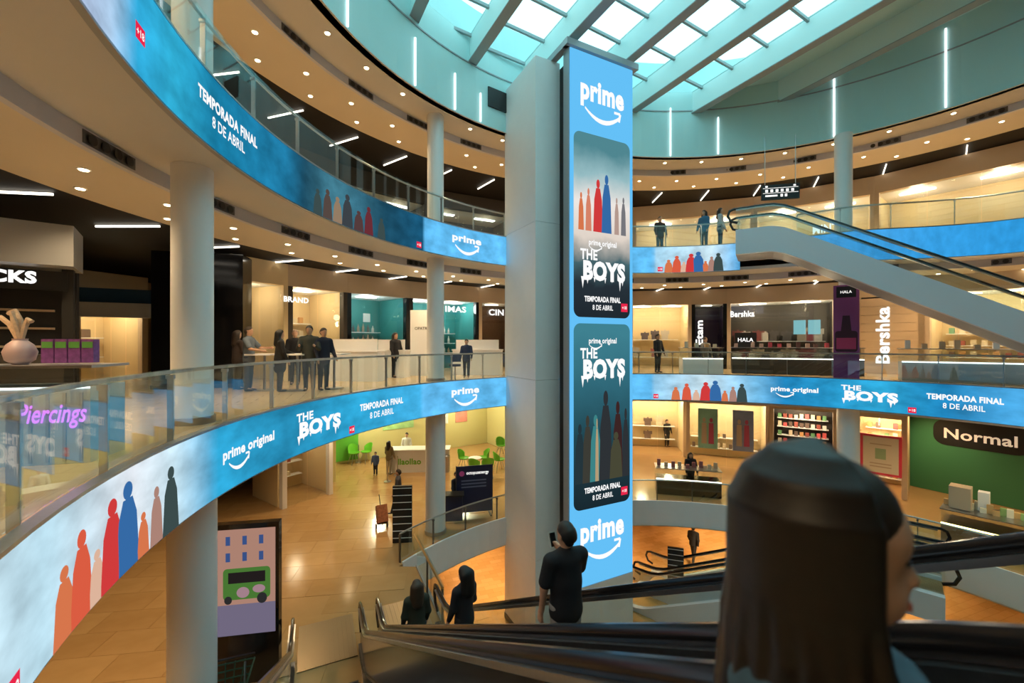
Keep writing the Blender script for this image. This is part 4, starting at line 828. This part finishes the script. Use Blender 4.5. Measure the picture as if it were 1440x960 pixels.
# frozen yogurt counter, chairs, rope stands
x, y, z = gp(590, 664, FZ); t = thing('yogurt_counter', 'white frozen yogurt counter with green name on its front', 'counter', (x, y, z), rad(4)); MB().box((0, .4, .55), (2.9, .8, 1.1)).build('front', WHITE, t); MB().box((0, .4, 1.12), (3.0, .9, .05)).build('top', COLW, t); Print().text('llaollao', -.5, .42, .28, 1.15, .03).build('lettering', mat('leaf_green', (.16, .5, .04), .5), lambda a, b_, o: (a, -.004 - o, b_), .006, t)
CG = mat('chair_green', (.14, .48, .03), .45)
def chair(label, px, py, rz):
    x, y, z = gp(px, py, FZ); t = thing('cafe_chair', label, 'chair', (x, y, z), rz, 'green cafe chairs'); t.scale = (1.25,) * 3
    b = MB(); b.lathe([(.05, .44), (.2, .45), (.24, .50), (.23, .50), (.19, .465), (.05, .455)], n=16); b.build('seat', CG, t, True)
    vs = []; 
    for k in range(9):
        a = PI * (.1 + .8 * k / 8); hh = .5 + .33 * math.sin(a) ** .6; vs += [(.24 * math.cos(a), .22 * math.sin(a), .49), (.26 * math.cos(a), .27 * math.sin(a), hh), (.24 * math.cos(a), .25 * math.sin(a), hh), (.22 * math.cos(a), .20 * math.sin(a), .49)]
    b = MB(); b.add(vs, [(4 * k + j, 4 * k + (j + 1) % 4, 4 * k + 4 + (j + 1) % 4, 4 * k + 4 + j) for k in range(8) for j in range(4)] + [(0, 1, 2, 3), (35, 34, 33, 32)]); b.build('backrest', CG, t, True)
    for sx in (-1, 1):
        for sy in (-1, 1): MB().cyl((.08 * sx, .08 * sy, .45), (.2 * sx, .2 * sy, 0), .013, n=6).build('leg', STEEL, t)
for a in (('green cafe chair nearest the white pillar', 702, 662, 2.0), ('green cafe chair left of the small table', 652, 660, 1.2), ('green cafe chair right of the small table', 680, 659, -1.2), ('green cafe chair in front of the small table, left one', 668, 672, 2.8), ('green cafe chair in front of the small table, right one', 686, 671, 3.3), ('green cafe chair far back by the yellow wall', 705, 640, .5), ('green cafe chair at the far left by the green wall', 498, 652, .8), ('green cafe chair second by the green wall', 515, 650, -.6)): chair(*a)
x, y, z = gp(668, 664, FZ); t = thing('cafe_table', 'small white cafe table among the green chairs', 'table', (x, y, z)); MB().cyl((0, 0, .72), (0, 0, .75), .33, n=20).build('table_top', WHITE, t, True); MB().cyl((0, 0, 0), (0, 0, .72), .03, n=8).build('leg', STEEL, t); MB().cyl((0, 0, 0), (0, 0, .02), .2, n=16).build('base', STEEL, t)
for k, (px, py) in enumerate(((545, 677), (559, 668), (504, 650))):
    x, y, z = gp(px, py, FZ); t = thing('rope_post', ['chrome queue post nearest the slatted sign', 'chrome queue post by the yogurt counter', 'chrome queue post at the green wall'][k], 'post', (x, y, z)); MB().cyl((0, 0, 0), (0, 0, .02), .17, n=16).build('base', STEEL, t); MB().cyl((0, 0, 0), (0, 0, .95), .03, n=10).build('pole', STEEL, t, True)
x, y, z = gp(627, 663, FZ); t = thing('waste_bin', 'grey metal waste bin beside the yogurt counter', 'bin', (x, y, z)); MB().cyl((0, 0, 0), (0, 0, .8), .2, n=18).build('body', STEEL, t, True); MB().cyl((0, 0, .8), (0, 0, .86), .22, .16, n=18).build('lid', DSTEEL, t, True)
# slatted sign totems
for px, py, z0, rz, lab, H in ((566, 762, FZ, .1, 'black slatted totem sign on the ground floor near the cart', 1.85), (950, 829, ZB, -.3, 'black slatted totem sign on the basement floor right of the screen tower', 1.75)):
    x, y, z = gp(px, py, z0); t = thing('totem_sign', lab, 'sign', (x, y, z), rz); MB().box((0, 0, H / 2), (.62, .1, H)).build('panel', BLACK, t); n = 8
    for k in range(n): MB().box((0, -.055, H * (k + .7) / n), (.60, .02, .018)).build('slat', WHITE, t)
# energy stand banner
x, y, z = gp(664, 738, FZ); t = thing('promotion_banner', 'dark navy energy company banner beside the slim column', 'banner', (x, y + .9, z), rad(14)); NV = mat('navy_print', (.012, .016, .06), .5); MB().box((0, 0, 1.0), (1.35, .05, 1.75)).build('panel', NV, t)
for sx in (-1, 1): MB().box((sx * .69, 0, .95), (.03, .05, 1.9)).build('pole', DSTEEL, t); MB().box((sx * .6, 0, .015), (.06, .5, .03)).build('foot', DSTEEL, t)
f = lambda a, b_, o: (a, -.027 - o, b_); Print().text('octopusenergy', .12, 1.56, .12, .85, .01).build('lettering', SIGNW, f, .004, t); Print().oval(-.48, 1.6, .1, .1).build('emblem', mat('pink_emblem', (.7, .1, .4), .5), f, .004, t)
for k, zz in enumerate((1.3, 1.18, 1.06)): Print().rect(-.5, zz, .45, zz + .05).build('text_line', mat('dim_print', (.16, .18, .3), .5), f, .004, t)
x, y, z = gp(636, 735, FZ); t = thing('promotion_desk', 'small dark desk of the energy stand left of the banner', 'desk', (x, y + .2, z), .1); MB().box((0, 0, .98), (.8, .5, .04)).build('top', BLACK, t); MB().box((0, .1, .48), (.7, .3, .96)).build('body', NV, t)
# trolley of the walker
x, y, z = gp(537, 742, FZ); t = thing('shopping_trolley', 'two wheeled brown checked fabric shopping trolley', 'trolley', (x, y, z), .5)
b = MB(); b.box((0, 0, .50), (.36, .28, .58), rx=-.45); b.build('bag', mat('checked_fabric', (.30, .10, .04), .8, noise=(14, .8)), t); MB().tube([(0, -.12, .1), (0, .28, .75), (0, .48, 1.02)], .016, 6).build('handle', DSTEEL, t); MB().box((0, .0, .2), (.34, .3, .03)).build('carrier', DSTEEL, t)
for sx in (-1, 1): MB().cyl((.17 * sx, .02, .09), (.21 * sx, .02, .09), .09, n=16).build('wheel', RUBBER, t, True)
# big display at the left
c0 = gp(345, 985, FZ); t = thing('display_totem', 'large black upright display showing a street market picture, beside the left column', 'screen', (-5.1, 8.25, FZ), rad(10))
MB().box((0, 0, 1.53), (1.15, .16, 3.06)).build('housing', BLACKG, t); dm = lambda a, b_, o: (a * 1.12, -.082 - o, .95 + (b_ - 1.0) * 1.30); W2 = .46
def dp(p, m, name, o): return p.build(name, m, dm, o, t)
dp(Print().rect(-W2, 1.0, W2, 2.55), glow('picture_brick', (.50, .27, .20), .8), 'picture', .004); dp(Print().rect(-W2, 1.0, W2, 1.45), glow('picture_road', (.20, .17, .26), .8), 'picture', .006)
dp(Print().rrect(-.36, 1.52, .38, 1.98, .06), glow('picture_green', (.08, .22, .04), .8), 'picture', .008); dp(Print().rect(-.28, 1.76, .30, 1.92), glow('picture_dark', (.02, .015, .015), .8), 'picture', .010)
w = Print(); [w.rect(x0, z0, x0 + .07, z0 + .13) for x0 in (-.32, -.06, .2) for z0 in (2.08, 2.32)]; dp(w, glow('picture_window', (.05, .1, .28), .8), 'picture', .008)
w = Print(); w.oval(-.05, 1.62, .10, .08).oval(.2, 1.66, .1, .06); dp(w, glow('picture_sign', (.5, .3, .35), .7), 'picture', .010); w = Print(); w.oval(.25, 1.52, .08, .08).oval(-.28, 1.52, .06, .06); dp(w, glow('picture_wheel', (.03, .03, .03), .8), 'picture', .012)
# green supermarket cart by the display
t = thing('shopping_cart', 'dark green plastic shopping cart before the big display', 'cart', (-4.75, 7.0, FZ), rad(20)); CGm = mat('cart_green', (.012, .07, .04), .45)
for k in range(5):
    z = .5 + .11 * k; g = .03 * k; P4 = [(-.25 - g, -.35 - g, z), (.25 + g, -.35 - g, z), (.25 + g, .35 + g, z), (-.25 - g, .35 + g, z), (-.25 - g, -.35 - g, z)]; MB().tube(P4, .014, 6).build('basket_wire', CGm, t)
for x0, y0 in [(sx * .25, -.35 + .14 * k) for sx in (-1, 1) for k in range(6)] + [(-.25 + .1 * k, sy * .35) for sy in (-1, 1) for k in range(6)]: MB().tube([(x0, y0, .5), (x0 * 1.48, y0 * 1.34, .96)], .01, 5).build('basket_wire', CGm, t)
MB().box((0, 0, .49), (.5, .7, .02)).build('basket_floor', CGm, t); MB().tube([(-.37, .5, 1.0), (.37, .5, 1.0)], .022, 8).build('handle', RUBBER, t, True)
for sx in (-1, 1):
    MB().tube([(sx * .24, .4, .95), (sx * .24, .3, .12), (sx * .24, -.35, .14)], .016, 6).build('frame', STEEL, t)
    for sy in (-.33, .3): MB().cyl((sx * .24 - .015, sy, .06), (sx * .24 + .015, sy, .06), .06, n=12).build('wheel', RUBBER, t, True)
gr = thing('guard_rail', 'bent steel guard rail at the bottom left beside the escalator foot', 'rail', (-4.0, 6.3, FZ), .1); MB().tube([(-.9, -.5, 0), (-.9, -.5, .75), (-.7, -.35, .95), (.1, .0, 1.0), (.1, 0, 0)], .03, 8).build('rail', STEEL, gr, True); MB().tube([(-.9, -.5, .45), (.1, 0, .55)], .018, 6).build('crossbar', STEEL, gr, True)
# hanging direction sign and ceiling sensors
x, y = (1097 - 720) / F * 15.5, 15.5; t = thing('hanging_sign', 'black hanging direction sign with white symbols under the upper ceiling', 'sign', (x, y, 6.75), rad(-12)); MB().box((0, 0, .0), (1.25, .06, .55)).build('panel', BLACK, t)
for sx in (-1, 1): MB().cyl((sx * .5, 0, .27), (sx * .5, 0, 2.04), .012, n=6).build('hanger', STEEL, t)
f = lambda a, b_, o: (a, -.034 - o, b_); w = Print(); [w.rect(-.5 + .17 * k, .0, -.41 + .17 * k, .1) for k in range(6)]; w.rect(-.5, -.16, -.1, -.10).rect(-.58, -.04, .58, -.025).rect(-.58, .14, .58, .155).rect(-.5, .18, -.42, .24).rect(.42, .18, .5, .24).rect(.0, -.18, .08, -.08).rect(.14, -.18, .22, -.08); w.build('symbols', SIGNW, f, .004, t)
# ================================================================= LAMPS
dl = None
def downlight(x, y, z):
    global dl
    if dl is None:
        dl = tag(MB().cyl((0, 0, -.012), (0, 0, .0), .085, n=14).cyl((0, 0, -.02), (0, 0, -.008), .06, n=12, mi=1).build('downlight', [WHITE, DOWNL]), 'small round recessed ceiling downlight with warm glow', 'lamp', 'recessed ceiling downlights'); o = dl
    else: o = dl.copy(); COL.objects.link(o)
    o.location = (x, y, z)
def spot(x, y, z, w, ang=130, col=(1, .72, .40)):
    l = bpy.data.lights.new('downlight_beam', 'SPOT'); l.energy = w; l.color = col; l.spot_size = rad(ang); l.spot_blend = .8; l.shadow_soft_size = .12
    o = bpy.data.objects.new('downlight_beam', l); COL.objects.link(o); o.location = (x, y, z - .03)
for Rf, zs, lo in ((R2, Z2 - 1.05, -10), (R3, 9.07, -5)):
    for j, (dr, dz) in enumerate(((.55, 0), (2.0, -.25), (2.8, -.25))):
        if zs < 5 and j == 0: continue
        for k, d in enumerate(range(lo, 232, 8)):
            t = rad(d + 4 * (j % 2)); x, y, _ = pol(t, Rf(t) + dr)
            downlight(x, y, zs + dz)
            if k % 2 == 0 and j in (1, 2): spot(x, y, zs + dz, 330)
for d in range(0, 360, 20):
    t = rad(d); x, y, _ = pol(t, R0 + 2.2); spot(x, y, Z1 - 1.3, 350); downlight(x, y, Z1 - 1.3)
    x, y, _ = pol(t, R0 + 6); spot(x, y, Z1 - 1.2, 350); downlight(x, y, Z1 - 1.17)
for d in range(20, 170, 25):
    t = rad(d); x, y, _ = pol(t, R0 + 1.5); spot(x, y, Z0 - 1.1, 560); downlight(x, y, Z0 - 1.05)
    x, y, _ = pol(t, R0 + 5.5); spot(x, y, Z0 - 1.1, 560); downlight(x, y, Z0 - 1.05)
# line lamps in the black ceiling
for zs, Rf in ((Z2 - 1.19, R2), (8.93, R3)):
    for d in range(0, 226, 9):
        t = rad(d); x, y, _ = pol(t, Rf(t) + 4.6)
        o = MB().box((0, 0, 0), (.035, 1.5, .04)).build('line_lamp', LINEL); o.location = (x, y, zs - .02); o.rotation_euler[2] = t - PI / 2 + .15
        tag(o, 'slim linear lamp slanting across the black ceiling zone', 'lamp', 'linear lamps in the black ceiling')
# air nozzles: groups of four in the step of the ceilings
for zs, Rf in ((Z2 - 1.05, R2), (9.07, R3)):
    for d in range(8, 225, 12):
        t = rad(d); root = thing('air_nozzle_group', 'dark panel with four round air nozzles in the ceiling step', 'vent', pol(t, Rf(t) + 1.34, zs - .22), t, 'air nozzle panels in the ceiling steps')
        MB().box((0, 0, .10), (.02, .95, .18)).build('panel', DSTEEL, root)
        for j in range(4): MB().cyl((-.03, -.34 + .225 * j, .10), (.0, -.34 + .225 * j, .10), .075, .06, n=14).build('nozzle', BLACK, root, True)
